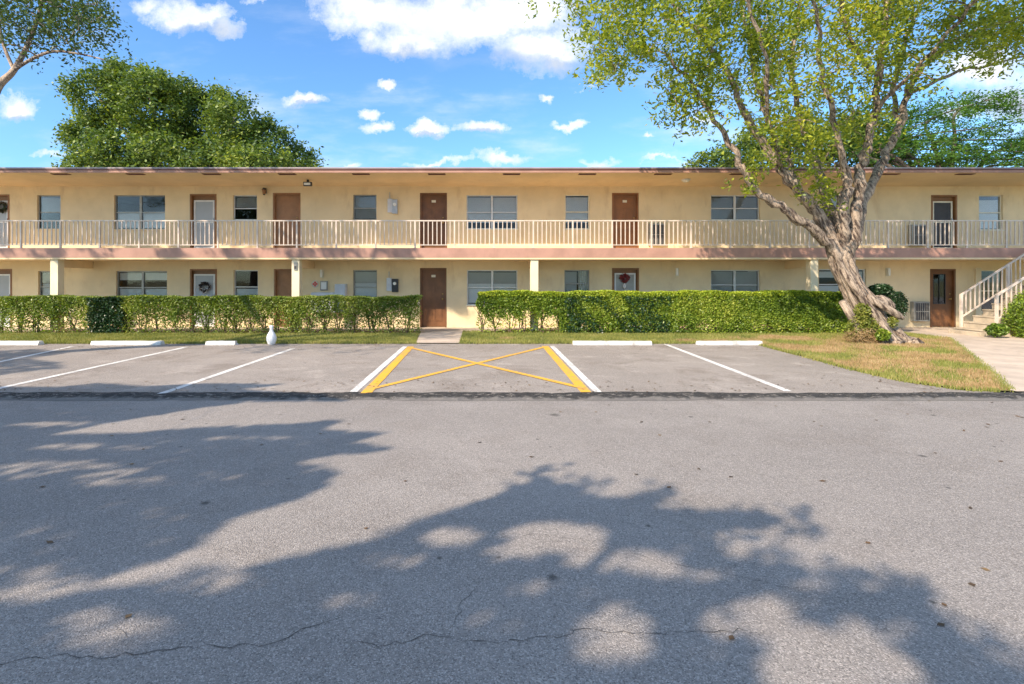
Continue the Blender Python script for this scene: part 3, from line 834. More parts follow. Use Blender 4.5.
# ---- windows
def window(a, b, t, bt, n, st, fm):
    x0, x1, z0, z1 = uw(a, b, t, bt)
    y = WALL + .06
    fr = MB(); e = .035; D = .05
    fr.box(x0, x1, y, y + D, z1 - e, z1); fr.box(x0, x1, y, y + D, z0, z0 + e)
    fr.box(x0, x0 + e, y, y + D, z0 + e, z1 - e); fr.box(x1 - e, x1, y, y + D, z0 + e, z1 - e)
    xm = (x0 + x1) / 2; cols = [(x0 + e, x1 - e)]
    if n == 2:
        fr.box(xm - .035, xm + .035, y - .004, y + D, z0 + e, z1 - e); cols = [(x0 + e, xm - .035), (xm + .035, x1 - e)]
    h = z1 - z0; zm = z0 + h * (.47 if bt - t < 30 else .5)
    for (p, q) in cols: fr.box(p, q, y + .004, y + D - .004, zm - .016, zm + .016)
    w = fr.build('window', M[fm], B)
    sl = MB(); sl.box(x0 - .03, x1 + .03, WALL - .03, WALL + .059, z0 - .035, z0 + .004); sl.build('sill', M['stucco' if fm == 'alugrey' else 'cream'], w)
    g = MB()
    for (p, q) in cols: g.box(p, q, y + .02, y + .026, z0 + e, z1 - e)
    g.build('pane', M['glass'], w)
    # what hangs behind the glass: (from, to) fractions of height, material
    spec = {'lowdark': [(.52, .97, 'blindgrey')], 'lowwhite': [(.03, .52, 'blind')], 'midgrey': [(.03, .97, 'blindgrey')], 'blinds': [(.18, .97, 'blind')],
            'reflect': [(.03, .97, 'blindgrey')], 'shutter': [(.03, .88, 'blind')], 'midwhite': [(.03, .62, 'blind'), (.62, .97, 'blindgrey')],
            'band': [(.74, .97, 'blind'), (.03, .47, 'blind')], 'topblack': [(.03, .45, 'blind')], 'split': [(.03, .97, 'blindgrey')], 'open': []}[st]
    for (f0, f1, mm) in spec:
        bl = MB()
        for (p, q) in cols:
            if st == 'split': q = p + (q - p) * .52; 
            zz = z0 + e + (h - 2 * e) * f0; ze = z0 + e + (h - 2 * e) * f1
            while zz < ze - .02:
                bl.add([(p + .004, y + .062, zz), (q - .004, y + .062, zz), (q - .004, y + .082, zz + .036), (p + .004, y + .082, zz + .036)], [(0, 1, 2, 3)])
                zz += .034
        if bl.v: bl.build('blind', M[mm], w)
    if st in ('split', 'open') or (st == 'midgrey' and n == 2):
        cu = MB(); p, q = cols[-1][0] + (cols[-1][1] - cols[-1][0]) * (.6 if st != 'open' else .72), cols[-1][1]
        N = 14
        vs = []
        for i in range(N + 1):
            xx = p + (q - p) * i / N; yy = y + .10 + .018 * math.sin(i * 2.1)
            vs += [(xx, yy, z0 + e), (xx, yy, z1 - e)]
        cu.add(vs, [(2 * i, 2 * i + 2, 2 * i + 3, 2 * i + 1) for i in range(N)])
        cu.build('curtain', M['curtain'], w)
for q in windows: window(*q)
# pilaster beside the window near the stairs
pm = MB(); pm.box(X(974.5, WALL), X(980, WALL), WALL - .05, WALL - .002, FL0, Z(268, WALL)); pm.build('pilaster', M['column'], B)

# ================================================================== things fixed to or hanging on the building
def lantern():
    p = at(264, 191.5, WALL - .11)
    t = empty('wall_lantern', (p.x, p.y, p.z), 'small dark bronze wall lantern between upper window and tan door', 'wall lamp')
    m = MB(); m.box(p.x - .04, p.x + .04, WALL - .025, WALL - .002, p.z - .05, p.z + .13); m.bar((p.x, WALL - .02, p.z + .10), (p.x, p.y, p.z + .12), .02, .02); m.build('bracket', M['black'], t)
    m = MB(); m.lathe([(.045, -.09), (.07, .05), (.068, .055)], (p.x, p.y, p.z), 6); m.build('lamp_glass', M['brown2'], t)
    m = MB(); m.lathe([(.085, .055), (.05, .10), (.01, .13)], (p.x, p.y, p.z), 6); m.lathe([(.02, -.12), (.05, -.09)], (p.x, p.y, p.z), 6); m.build('cap', M['black'], t)
lantern()
def flood():
    p = at(308, 181, 16.2); z = SOF + .035
    t = empty('floodlight', (p.x, p.y, z), 'white and black floodlight fixed under the roof soffit', 'floodlight')
    m = MB(); m.box(p.x - .03, p.x + .03, p.y - .03, p.y + .03, 4.66, 4.80); m.build('mount', M['black'], t)
    m = MB(); m.box(p.x - .13, p.x + .13, p.y - .07, p.y + .03, 4.60, 4.73); m.build('housing', M['black'], t, bevel=.01)
    m = MB(); m.box(p.x - .10, p.x + .10, p.y - .085, p.y - .071, 4.625, 4.695); m.build('lens', M['lampglass'], t)
flood()
def dome():
    x = X(686, 16.2)
    t = empty('ceiling_lamp', (x, 16.2, 4.8), 'flush cream ceiling lamp under the soffit right of reddish door', 'ceiling lamp')
    m = MB(); m.lathe([(.14, 4.79), (.14, 4.815)], (x, 16.2, 0), 20); m.build('base', M['white'], t)
    m = MB(); m.lathe([(.03, 4.725), (.09, 4.74), (.12, 4.77), (.125, 4.789)], (x, 16.2, 0), 20); m.build('lamp_glass', M['lampglass'], t, smooth=True)
dome()
def meter(a, b, t_, bt, label, dark):
    x0, x1, z0, z1 = uw(a, b, t_, bt)
    t = empty('meter_box', ((x0 + x1) / 2, WALL, z0), label, 'meter box')
    m = MB(); w = x1 - x0
    m.box(x0, x0 + w * .45, WALL - .09, WALL - .002, z0 + .04, z1); m.build('housing', M['lightgrey'], t, bevel=.006)
    m = MB(); m.box(x0 + w * .47, x1, WALL - .12, WALL - .002, z0, z1 - .03); m.build('cabinet', M['black' if dark else 'grey'], t, bevel=.006)
    m = MB(); cx_ = x0 + w * .73; cz = (z0 + z1) / 2 + .05
    m.tube([(cx_, WALL - .12, cz), (cx_, WALL - .17, cz)], [.055, .052], 16); m.build('dial', M['lampglass'], t)
    m = MB(); m.tube([(x0 + w * .2, WALL - .04, z1), (x0 + w * .2, WALL - .04, z1 + .22)], [.015, .015], 8); m.build('conduit', M['grey'], t)
meter(388, 398, 199, 214, 'grey meter box on upper wall left of the dark brown door', False)
meter(387, 398.5, 278, 292, 'black and grey meter box on lower wall left of the dark brown door', True)

def sconce(px, py, label):
    p = at(px, py, WALL - .05)
    t = empty('wall_sconce', (p.x, WALL, p.z), label, 'wall lamp', 'white sconces along the covered walkway')
    m = MB(); m.box(p.x - .06, p.x + .06, WALL - .03, WALL - .002, p.z - .14, p.z + .14); m.build('back_plate', M['cream'], t)
    m = MB()
    m.tube([(p.x, WALL - .075, p.z - .12), (p.x, WALL - .075, p.z + .12)], [.045, .045], 14); m.build('lamp_glass', M['lampglass'], t, smooth=False)
sconce(321.5, 273.5, 'white sconce above the red diamond sign')
sconce(677, 272, 'white sconce on wall between red wreath door and wide window')
sconce(888.5, 272, 'white sconce on wall behind the leaning tree')

def aircon(a, b, t_, bt, label, white_top=False):
    x0, x1, z0, z1 = uw(a, b, t_, bt)
    t = empty('air_conditioner', ((x0 + x1) / 2, WALL, z0), label, 'air conditioner', 'through wall air conditioners')
    m = MB(); m.box(x0, x1, WALL - .16, WALL - .002, z0, z1)
    m.build('casing', M['alugrey'], t, bevel=.008)
    m = MB(); e = .05; m.box(x0 + e, x1 - e, WALL - .166, WALL - .161, z0 + e, z1 - e); m.build('coil', M['dark'], t)
    g = MB(); k = x0 + e
    while k < x1 - e: g.box(k, k + .012, WALL - .178, WALL - .167, z0 + e, z1 - e); k += (x1 - x0 - 2 * e) / 6
    g.box(x0 + e, x1 - e, WALL - .176, WALL - .167, (z0 + z1) / 2 - .01, (z0 + z1) / 2 + .01)
    g.build('grille', M['alugrey'], t)
aircon(648, 663.5, 224, 246, 'wall air conditioner beside the reddish upper door')
aircon(908, 924.5, 225, 246, 'wall air conditioner behind the railing left of the screened upper door at right')
aircon(910, 926, 301.5, 321, 'dark wall air conditioner at ground level left of the glazed door')

def fire_sign():
    p = at(315, 284, WALL - .02); t = empty('diamond_sign', (p.x, WALL, p.z - .13), 'round pale sign with red cross shaped diamond on lower wall', 'sign')
    m = MB(); m.tube([(p.x, WALL - .004, p.z), (p.x, WALL - .014, p.z)], [.125, .125], 20); m.build('plate', M['curtain'], t)
    m = MB()
    for (dx, dz) in ((0, .055), (0, -.055), (.055, 0), (-.055, 0), (0, 0)):
        cx_, cz = p.x + dx, p.z + dz; r_ = .042 if (dx or dz) else .034
        m.add([(cx_ - r_, WALL - .017, cz), (cx_, WALL - .017, cz - r_), (cx_ + r_, WALL - .017, cz), (cx_, WALL - .017, cz + r_)], [(0, 1, 2, 3)])
    m.build('emblem', M['red'], t)
fire_sign()
def cabinet(name, a, b, t_, bt, d, mat, label, cat, board=False):
    x0, x1, z0, z1 = uw(a, b, t_, bt)
    t = empty(name, ((x0 + x1) / 2, WALL, z0), label, cat)
    m = MB(); m.box(x0, x1, WALL - d, WALL - .002, z0, z1); m.build('case', M['alugrey' if board else mat], t, bevel=.006)
    m = MB(); e = .04; m.box(x0 + e, x1 - e, WALL - d - .012, WALL - d - .001, z0 + e, z1 - e); m.build('front_panel', M[mat], t)
cabinet('notice_board', 320.5, 328, 281, 290.5, .05, 'white', 'small framed white notice board beside the red diamond sign', 'notice board', True)
cabinet('mail_cabinet', 313, 336.5, 292.3, 312, .22, 'lightgrey', 'wide low pale grey mailbox cabinet behind the left hedge', 'mailbox')
cabinet('parcel_cabinet', 337, 347.5, 284, 312, .26, 'lightgrey', 'taller pale grey parcel cabinet left of the lower window', 'mailbox')
def col_plate():
    x = X(295.5, 15.75); z = Z(265, 15.75)
    t = empty('column_sign', (x, 15.75, z), 'small grey plaque high on the column with tan door behind', 'sign')
    m = MB(); m.box(x - .05, x + .05, 15.735, 15.757, z - .16, z + .08); m.build('plate', M['alugrey'], t)
    m = MB(); m.box(x - .03, x + .03, 15.729, 15.734, z - .12, z - .03); m.build('inset', M['dark'], t)
col_plate()
def wreath(px, py, d, r, mats, label):
    p = at(px, py, d)
    t = empty('door_wreath', (p.x, p.y, p.z), label, 'wreath')
    m = MB(); pts = [(p.x + r * math.cos(a), p.y, p.z + r * math.sin(a)) for a in np.linspace(0, 2 * math.pi, 21)]
    m.tube(pts, [.03] * 21, 6, cap=False); m.build('ring', M['stem'], t)
    n = 420; th = RNG.uniform(0, 2 * math.pi, n)
    C = np.column_stack([p.x + (r + RNG.normal(0, .03, n)) * np.cos(th), p.y + RNG.normal(-.01, .02, n), p.z + (r + RNG.normal(0, .03, n)) * np.sin(th)])
    leaf_mesh('foliage', C[:300], .07, .035, M[mats[0]], t, up=0)
    k = C[300:][C[300:, 2] < p.z + .02] if mats[1] == 'white' else C[300:]
    leaf_mesh('flowers', k, .07, .06, M[mats[1]], t, up=0)
wreath(204, 287, WALL - .0, .13, ('black', 'white'), 'dark wreath with white flowers on white screen door left of column')
wreath(1.5, 207, WALL - .0, .14, ('leaf_dark', 'black'), 'dark green wreath on upper white screen door at left edge')
wreath(625, 278, WALL - .0, .10, ('terracotta', 'terracotta'), 'red flower wreath on lower screen door at right')
rw = bpy.data.objects.get('door_wreath.002')
# white bow hanging from the red wreath
p = at(624.5, 286, WALL - .02); m = MB(); m.lathe([(.01, -.10), (.05, -.03), (.055, .03), (.02, .08)], (p.x, p.y, p.z), 10); m.build('bow', M['white'], rw, smooth=True)

# ================================================================== parking furniture
wx = X(612, 12.62)
def wheel_stop(cx_, y, length, label, broken=False):
    t = MB(); h = .092; w0, w1 = .085, .055
    N = 14; rows = []
    x0, x1 = cx_ - length / 2, cx_ + length / 2
    prof = [(-w0, 0), (-w0, h * .35), (-w1, h), (w1, h), (w0, h * .35), (w0, 0)]
    vs = []
    rg = random.Random(int(cx_ * 100))
    for i in range(N + 1):
        x = x0 + (x1 - x0) * i / N
        for (a, z) in prof:
            vs.append((x + (rg.uniform(-.03, .03) if broken and i == N else 0), y + a + rg.uniform(-.003, .003), .031 + z + (rg.uniform(-.004, .004) if z else 0)))
    k = len(prof)
    fs = [(i * k + j, (i + 1) * k + j, (i + 1) * k + (j + 1) % k, i * k + (j + 1) % k) for i in range(N) for j in range(k)]
    fs += [tuple(range(k)), tuple(reversed([N * k + j for j in range(k)]))]
    t.add(vs, fs)
    o = t.build('wheel_stop', M['wheelstop'])
    tag(o, label, 'wheel stop', 'white concrete wheel stops along the grass')
for a, b, lab, br in ((-38, 41, 'white wheel stop cut off by the left edge of the photo', False), (93, 162.5, 'scuffed white wheel stop second from the left', False),
                      (207, 236.5, 'short broken stub of a white wheel stop left of the white ornament', True), (573, 651, 'clean white wheel stop just right of the yellow crossed bay', False),
                      (697, 761, 'white wheel stop nearest the leaning tree', False)):
    y = 12.60
    wheel_stop(X((a + b) / 2, y), y, (b - a) * y / F, lab, br)
# white ornament
gx, gy = X(271.5, 12.55), 12.55
ob = MB(); ob.lathe([(.055, 0), (.085, .03), (.115, .12), (.118, .18), (.10, .25), (.065, .31), (.042, .35), (.038, .40), (.048, .44), (.042, .475), (.01, .485)], (gx, gy, .031), 28)
o = ob.build('garden_ornament', M['porcelain'], smooth=True)
tag(o, 'white bottle shaped garden ornament on the lot beside the grass strip', 'ornament')

# ================================================================== stairs on the right
def stairs():
    x0, y0, y1 = 14.10, 14.25, 15.30
    t = empty('staircase', (x0 - .2, (y0 + y1) / 2, .045), 'concrete outdoor staircase with cream railings rising to the right', 'staircase')
    rise, run = .18, .28; m = MB()
    for i in range(14):
        xx = x0 - .25 + i * run; z = .04 + rise * (i + 1)
        m.box(xx, xx + run + (0 if i < 13 else .8), y0 + .08, y1 - .03, max(.03, z - rise - .16) if i > 4 else .03, z - .002)
        m.box(xx - .02, xx + run, y0 + .075, y1 - .025, z - .04, z)
    m.build('steps', M['stairconcrete'], t, bevel=.006)
    sl = rise / run
    for yy in (y0, y1 + .02):
        r = MB(); zt = 1.19; xe = x0 + 3.1
        rl = r
        rl.bar((x0, yy, zt), (xe, yy, zt + (xe - x0) * sl), .05, .045)
        rl.bar((x0 + .02, yy, zt - .66), (xe, yy, zt - .66 + (xe - x0 - .02) * sl), .035, .035)
        k = x0 + .14
        while k < xe:
            z = zt + (k - x0) * sl
            rl.box(k - .013, k + .013, yy - .013, yy + .013, z - .66, z - .02); k += .135
        rr = r.build('railing', M['rail'], t)
        p = MB(); p.box(x0 - .03, x0 + .03, yy - .03, yy + .03, .22, zt + .02); p.build('post', M['rail'], rr)
        p = MB(); xx = x0 + 1.4; p.box(xx - .03, xx + .03, yy - .03, yy + .03, .22 + 1.4 * sl, zt + 1.4 * sl - .015); p.build('post', M['rail'], rr)
    b = MB(); b.box(x0 - .42, x0 - .27, y0 + .02, y1 - .02, .03, .16); b.build('landing_curb', M['stairconcrete'], t, bevel=.01)
stairs()

# ================================================================== hedges
def box_leaves(x0, x1, y0, y1, z0, z1, n, shell=.75, gap=None):
    """points in a clipped box, most near its surface, outline rippled"""
    q = RNG.uniform(0, 1, (n, 3))
    s = RNG.uniform(0, 1, n)
    m_ = s < shell
    side = RNG.uniform(0, 1, n)
    q[m_ & (side < .50), 1] = np.abs(RNG.normal(0, .08, (m_ & (side < .50)).sum()))
    top = m_ & (side >= .50) & (side < .85)
    q[top, 2] = 1 - np.abs(RNG.normal(0, .045, top.sum()))
    bk = m_ & (side >= .85); q[bk, 1] = 1 - np.abs(RNG.normal(0, .08, bk.sum()))
    P_ = np.column_stack([x0 + (x1 - x0) * q[:, 0], y0 + (y1 - y0) * q[:, 1], z0 + (z1 - z0) * q[:, 2]])
    P_[:, 1] += .035 * np.sin(P_[:, 0] * 5.1 + 1) + .025 * np.sin(P_[:, 0] * 11 + P_[:, 2] * 9)
    P_[:, 2] += (.02 * np.sin(P_[:, 0] * 2.3) + .015 * np.sin(P_[:, 0] * 7.7)) * q[:, 2]
    P_[:, 0] += np.where((q[:, 0] < .02) | (q[:, 0] > .98), .04 * np.sin(P_[:, 2] * 12), 0)
    return P_
def hedge_stems(x0, x1, y, ztop, parent, spacing, seed, spread=.22):
    rg = random.Random(seed)
    x = x0
    while x < x1:
        m = MB()
        for k in range(rg.randint(3, 5)):
            a = Vector((x + rg.uniform(-.05, .05), y + rg.uniform(-.08, .08), .05))
            pts = [a]; dx = rg.uniform(-spread, spread)
            for j in range(1, 5):
                pts.append(a + Vector((dx * j / 4 + rg.uniform(-.03, .03), rg.uniform(-.1, .1) * j / 4, (ztop - .05) * j / 4)))
            r0 = rg.uniform(.013, .026)
            m.tube(pts, [r0 * (1 - .17 * j) for j in range(5)], 5)
            for _ in range(3):
                j = rg.randint(1, 3); e = pts[j] + Vector((rg.uniform(-.2, .2), rg.uniform(-.15, .05), rg.uniform(.1, .28)))
                m.tube([pts[j], e], [r0 * .5, r0 * .25], 4)
        m.build('stem', M['stem'], parent)
        x += spacing * rg.uniform(.75, 1.25)

HY0, HY1 = 15.02, 15.62
def hedge_left():
    x0, x1 = -14.8, X(419, 15.05); zt = Z(296.5, 15.05)
    t = empty('hedge', ((x0 + x1) / 2, 15.3, .05), 'long thin hedge with bare stems showing left of the front path', 'hedge')
    P_ = box_leaves(x0, x1, HY0, HY1, .08, zt, 98000, .55)
    f = (P_[:, 2] - .08) / (zt - .08)
    nz = (np.sin(P_[:, 0] * 3.1) + np.sin(P_[:, 0] * 7.3 + 1.2) + np.sin(P_[:, 0] * 13.7 + 4 * P_[:, 2])) / 3
    prob = np.clip((f - .16 + nz * .24) * 2.1, .24, 1)
    P_ = P_[RNG.uniform(0, 1, len(P_)) < prob]
    leaf_mesh('foliage', P_, .062, .038, M['leaf_hedge2'], t, up=.3)
    hedge_stems(x0 + .2, x1 - .1, 15.32, .9, t, .48, 5)
hedge_left()
def hedge_right():
    x0, x1 = X(477, 15.02), X(853, 15.02); zt = Z(292.5, 15.05)
    t = empty('hedge', ((x0 + x1) / 2, 15.3, .05), 'dense bright green clipped hedge between the front path and leaning tree', 'hedge')
    P_ = box_leaves(x0, x1, HY0, HY1, .07, zt, 150000, .72)
    f = (P_[:, 2] - .07) / (zt - .07); fx = (P_[:, 0] - x0) / (x1 - x0)
    nz = (np.sin(P_[:, 0] * 3.7) + np.sin(P_[:, 0] * 8.3 + 1.2) + np.sin(P_[:, 0] * 12.7 + 5 * P_[:, 2])) / 3
    prob = np.where(fx < .22, np.clip((f - .33 + nz * .18) * 3.5, .08, 1), np.clip((f - .02 + nz * .16) * 4, .35, 1))
    P_ = P_[RNG.uniform(0, 1, len(P_)) < prob]
    fx = (P_[:, 0] - x0) / (x1 - x0)
    leaf_mesh('foliage', P_, .070, .042, M['leaf_hedge'], t, up=.3)
    N_ = box_leaves(x0 + .03, x1 - .03, HY0 - .02, HY1 + .02, zt - .10, zt + .03, 16000, .6)
    leaf_mesh('top_foliage', N_, .06, .034, M['leaf_top'], t, up=.1)  # paler yellow-green leaves in a thin layer along the hedge top
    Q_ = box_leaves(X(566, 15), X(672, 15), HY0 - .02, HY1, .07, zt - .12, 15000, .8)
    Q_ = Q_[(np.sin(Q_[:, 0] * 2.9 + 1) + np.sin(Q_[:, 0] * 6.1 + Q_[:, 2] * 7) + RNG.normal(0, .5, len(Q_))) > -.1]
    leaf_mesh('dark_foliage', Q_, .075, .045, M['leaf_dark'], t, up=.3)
    hedge_stems(x0 + .15, x1 - .1, 15.32, .8, t, .50, 9)
hedge_right()
def blob_leaves(c, r, n, sq=(1, 1, 1), lumps=0, shell=.5):
    d = RNG.normal(size=(n, 3)); d /= np.linalg.norm(d, axis=1)[:, None]
    rad = np.where(RNG.uniform(0, 1, n) < shell, RNG.normal(.95, .06, n), RNG.uniform(0, 1, n) ** .5)
    rad = rad * (1 + .10 * np.sin(d[:, 0] * 7 + 1) * np.sin(d[:, 2] * 6 + d[:, 1] * 5))
    return np.array(c) + d * rad[:, None] * r * np.array(sq)
def shrub(name, px, py, d, r, sq, n, mat, label, lf=.06, stems=True, z0=.05):
    p = at(px, py, d)
    t = empty(name, (p.x, p.y, z0), label, 'shrub')
    C = blob_leaves(p, r, n, sq); C = C[C[:, 2] > z0]
    leaf_mesh('foliage', C, lf, lf * .55, M[mat], t, up=.3)
    if stems:
        m = MB()
        for k in range(5):
            a = random.uniform(-.5, .5) * r * .5; m.tube([(p.x + a * .3, p.y, z0), (p.x + a, p.y + a * .3, p.z)], [.018, .008], 5)
        m.build('stem', M['stem'], t)
    return t
def hedge_shrub():
    xa, xb = X(88, 15), X(121, 15)
    t = empty('shrub', ((xa + xb) / 2, 15.2, .05), 'dark green leafy shrub growing inside the thin left hedge', 'shrub')
    Q_ = box_leaves(xa - .05, xb + .05, HY0 - .04, HY1 - .1, .07, Z(297, 15.0), 7500, .6)
    w = np.abs((Q_[:, 0] - (xa + xb) / 2) / ((xb - xa) / 2)); f = Q_[:, 2]
    Q_ = Q_[RNG.uniform(0, 1, len(Q_)) < np.clip(1.5 - w * (1.1 + .3 * np.sin(f * 9)), .0, 1)]
    leaf_mesh('foliage', Q_, .08, .045, M['leaf_dark'], t, up=.3)
    hedge_stems(xa + .2, xb - .1, 15.3, .8, t, .4, 77)
hedge_shrub()
shrub('shrub', 540, 318, 14.99, .46, (1.1, .3, 1.0), 1, 'leaf_dark', 'x') if False else None
shrub('shrub', 894, 305, 15.3, .43, (.72, .8, .98), 5600, 'leaf_dark', 'round dark green clipped shrub right of the leaning trunk', .05)
shrub('shrub', 880, 290, 14.3, .26, (1.2, .8, .6), 2200, 'leaf_dark', 'dark spiky plant perched behind the leaning trunk', .09)
shrub('bush', 1041, 316, 13.85, .76, (.95, .9, 1.0), 15000, 'leaf_hedge', 'bright green bush at the right edge in front of the stairs', .06)
shrub('ground_plant', 997, 330, 13.9, .24, (1.1, .8, .7), 900, 'leaf_hedge', 'small low leafy plant at the foot of the stairs', .09)

# ================================================================== trees
def smooth_path(pts, k=5):
    """Catmull-Rom through (Vector, radius) pairs"""
    out = []
    P_ = [pts[0]] + list(pts) + [pts[-1]]
    for i in range(1, len(P_) - 2):
        for s in range(k):
            t = s / k
            def cr(a, b, c, d): return .5 * ((2 * b) + (c - a) * t + (2 * a - 5 * b + 4 * c - d) * t * t + (3 * b - a - 3 * c + d) * t ** 3)
            out.append((cr(P_[i - 1][0], P_[i][0], P_[i + 1][0], P_[i + 2][0]), cr(P_[i - 1][1], P_[i][1], P_[i + 1][1], P_[i + 2][1])))
    out.append(pts[-1])
    return out
def grow(mb, skel, targets, rg, r_tw=.02, droop=.25, maxr=.09):
    """link every foliage cluster to the nearest wood with a curved twig; returns nothing, fills mb"""
    nodes = np.array([tuple(p) for p, r in skel]); rads = [r for p, r in skel]
    dist0 = [np.min(np.linalg.norm(nodes - t, axis=1)) for t in targets]
    order = np.argsort(dist0)
    N = [list(q) for q in nodes]; cap_ = 60000
    arr = np.zeros((len(N) + len(targets) * 5, 3)); arr[:len(N)] = nodes; cnt = len(N); rad = np.zeros(len(arr)); rad[:cnt] = rads
    for i in order:
        t = targets[i]
        dd = np.linalg.norm(arr[:cnt] - t, axis=1) + np.where(rad[:cnt] > .12, .35, 0)
        dd += np.maximum(0, arr[:cnt, 2] - t[2]) * .6        # prefer to grow upward
        j = int(np.argmin(dd)); a = Vector(arr[j]); b = Vector(t); L = (b - a).length
        if L < .08: continue
        n = 4; r0 = min(rad[j] * .75, r_tw + .012 * L, maxr); pts = []; rr = []
        for s in range(n + 1):
            f = s / n
            p = a.lerp(b, f) + Vector((rg.gauss(0, .05), rg.gauss(0, .05), 0)) * L * math.sin(f * math.pi) * .9 + Vector((0, 0, droop * L * math.sin(f * math.pi) * .4))
            pts.append(p); rr.append(r0 * (1 - f) + max(.005, r_tw * .35) * f)
            if s > 0: arr[cnt] = tuple(p); rad[cnt] = rr[-1]; cnt += 1
        mb.tube(pts, rr, 5 if r0 > .03 else 4, cap=False)
def spray(centres, per, spread, rng=RNG, flat=1.0):
    C = np.repeat(np.asarray(centres), per, 0); k = len(C)
    off = rng.normal(0, 1, (k, 3)) * spread; off[:, 2] *= flat
    return C + off

# ---- main leaning tree
def main_tree():
    D = 13.0
    rg = random.Random(21)
    base = at(886, 342, D)
    t = empty('leaning_tree', (base.x, D, .05), 'large leaning tree with gnarled pale trunk and airy yellow green crown on the lawn', 'tree')
    def L(pts): return [(at(px, py, D + dd), r) for px, py, dd, r in pts]
    axis = smooth_path(L([(893, 350, 0, .42), (882, 332, .02, .37), (869, 312, .05, .34), (856, 292, .08, .31), (845, 272, .1, .28), (838, 254, .1, .26), (836, 240, .1, .25), (840, 228, .1, .20)]), 6)
    wood = MB()
    wood.tube([p for p, r in axis], [r * .66 for p, r in axis], 20, lump=lambda i, k, n: 1 + .08 * math.sin(k * 1.9 + i * .5))
    # ropey strands that wrap the trunk
    NS = 11
    for s in range(NS):
        pts = []; rr = []
        th0 = 2 * math.pi * s / NS + rg.uniform(-.2, .2); tw = rg.uniform(1.2, 2.0)
        for i, (p, r) in enumerate(axis):
            f = i / (len(axis) - 1)
            th = th0 + tw * f + .35 * math.sin(f * 7 + s * 2)
            flare = max(0, .22 - f) * 1.6
            rad = r * (.76 + .13 * math.sin(f * 9 + s * 1.7)) + flare * .75
            pts.append(p + Vector((math.cos(th) * rad, math.sin(th) * rad * .9, (.0 if f > .1 else 0))))
            rr.append(r * (.255 + .08 * math.sin(f * 11 + s * 2.3) + .05 * math.sin(f * 29 + s)) * (1 if f < .78 else max(.25, 1 - (f - .78) * 3.2)))
        for i, p in enumerate(pts): p.z = max(p.z, .02 + rr[i] * .15 if i < 5 else p.z)
        wood.tube(pts, rr, 10, lump=lambda i, k, n, s=s: 1 + .14 * math.sin(k * 2.6 + i * .9 + s) + .08 * math.sin(i * 2.3 + k))
    # knobs and burls
    for px, py, dd, r in ((909, 346, -.2, .13), (897, 350, -.35, .12)):
        p = at(px, py, D + dd); wood.ball(p, r, 12, 8, (1.2, .9, .85))
    for pts in ([(866, 297, -.15, .10), (876, 302, -.22, .10), (888, 309, -.28, .095), (897, 315, -.30, .085), (903, 318, -.30, .05)],
                [(868, 300, .05, .11), (880, 300, 0, .12), (889, 304, 0, .11), (893, 309, -.05, .06)],
                [(886, 334, -.2, .13), (900, 343, -.3, .11), (914, 349, -.4, .08), (926, 353, -.5, .04)],
                [(884, 338, -.3, .12), (880, 348, -.5, .09), (870, 353, -.7, .04)]):
        sp = smooth_path(L(pts), 4)
        wood.tube([p for p, r in sp], [r for p, r in sp], 12, lump=lambda i, k, n: 1 + .10 * math.sin(k * 2.3 + i * .8) + .05 * math.sin(i * 2.1))
    limbs = [
        [(832, 248, 0, .20), (812, 229, -.2, .165), (790, 213, -.4, .14), (766, 197, -.5, .13), (749, 179, -.6, .115), (737, 158, -.7, .10), (724, 132, -.8, .08), (703, 103, -1, .06), (688, 78, -1.2, .045), (660, 50, -1.4, .03)],
        [(834, 240, .1, .24), (817, 213, 0, .20), (800, 193, -.1, .17), (781, 169, -.2, .155), (760, 139, -.3, .13), (740, 103, -.5, .10), (726, 70, -.6, .08), (700, 35, -.8, .06), (670, 0, -1.1, .04), (640, -60, -1.3, .03)],
        [(800, 193, -.1, .13), (790, 165, .3, .11), (772, 130, .6, .09), (758, 90, .9, .075), (748, 40, 1.2, .06), (735, -20, 1.5, .04)],
        [(838, 236, .2, .22), (827, 200, .5, .17), (818, 172, .7, .15), (806, 140, .9, .12), (797, 105, 1.1, .10), (792, 60, 1.3, .08), (800, 5, 1.5, .06), (810, -60, 1.6, .04)],
        [(843, 232, -.1, .22), (842, 205, -.2, .20), (848, 186, -.3, .16), (843, 160, -.5, .11), (835, 120, -.8, .09), (822, 70, -1.2, .07), (815, 10, -1.5, .05), (790, -60, -2, .03)],
        [(852, 240, 0, .24), (857, 212, -.1, .18), (860, 180, -.2, .165), (866, 150, -.3, .14), (873, 115, -.4, .12), (879, 78, -.5, .10), (884, 30, -.6, .085), (890, -30, -.6, .06), (895, -100, -.6, .04)],
        [(854, 236, .1, .22), (862, 208, .2, .17), (872, 182, .3, .155), (887, 152, .4, .13), (900, 124, .5, .12), (906, 95, .6, .10), (922, 68, .7, .085), (948, 45, .9, .07), (985, 28, 1.1, .05), (1030, 15, 1.3, .035)],
        [(900, 124, .5, .10), (893, 90, .9, .09), (905, 45, 1.3, .07), (925, -10, 1.6, .05), (950, -80, 1.9, .03)],
        [(879, 78, -.5, .08), (850, 40, -1, .06), (840, -10, -1.5, .05), (850, -70, -1.8, .03)],
        [(873, 115, -.4, .08), (915, 70, -1.3, .06), (960, 20, -2.0, .05), (1010, -40, -2.5, .03)],
        [(781, 169, -.2, .09), (770, 120, -1.2, .07), (765, 60, -2.0, .055), (745, -10, -2.6, .04)],
        [(906, 95, .6, .08), (950, 75, 1.4, .06), (1000, 62, 2.0, .04), (1060, 50, 2.4, .03)],
    ]
    skel = []
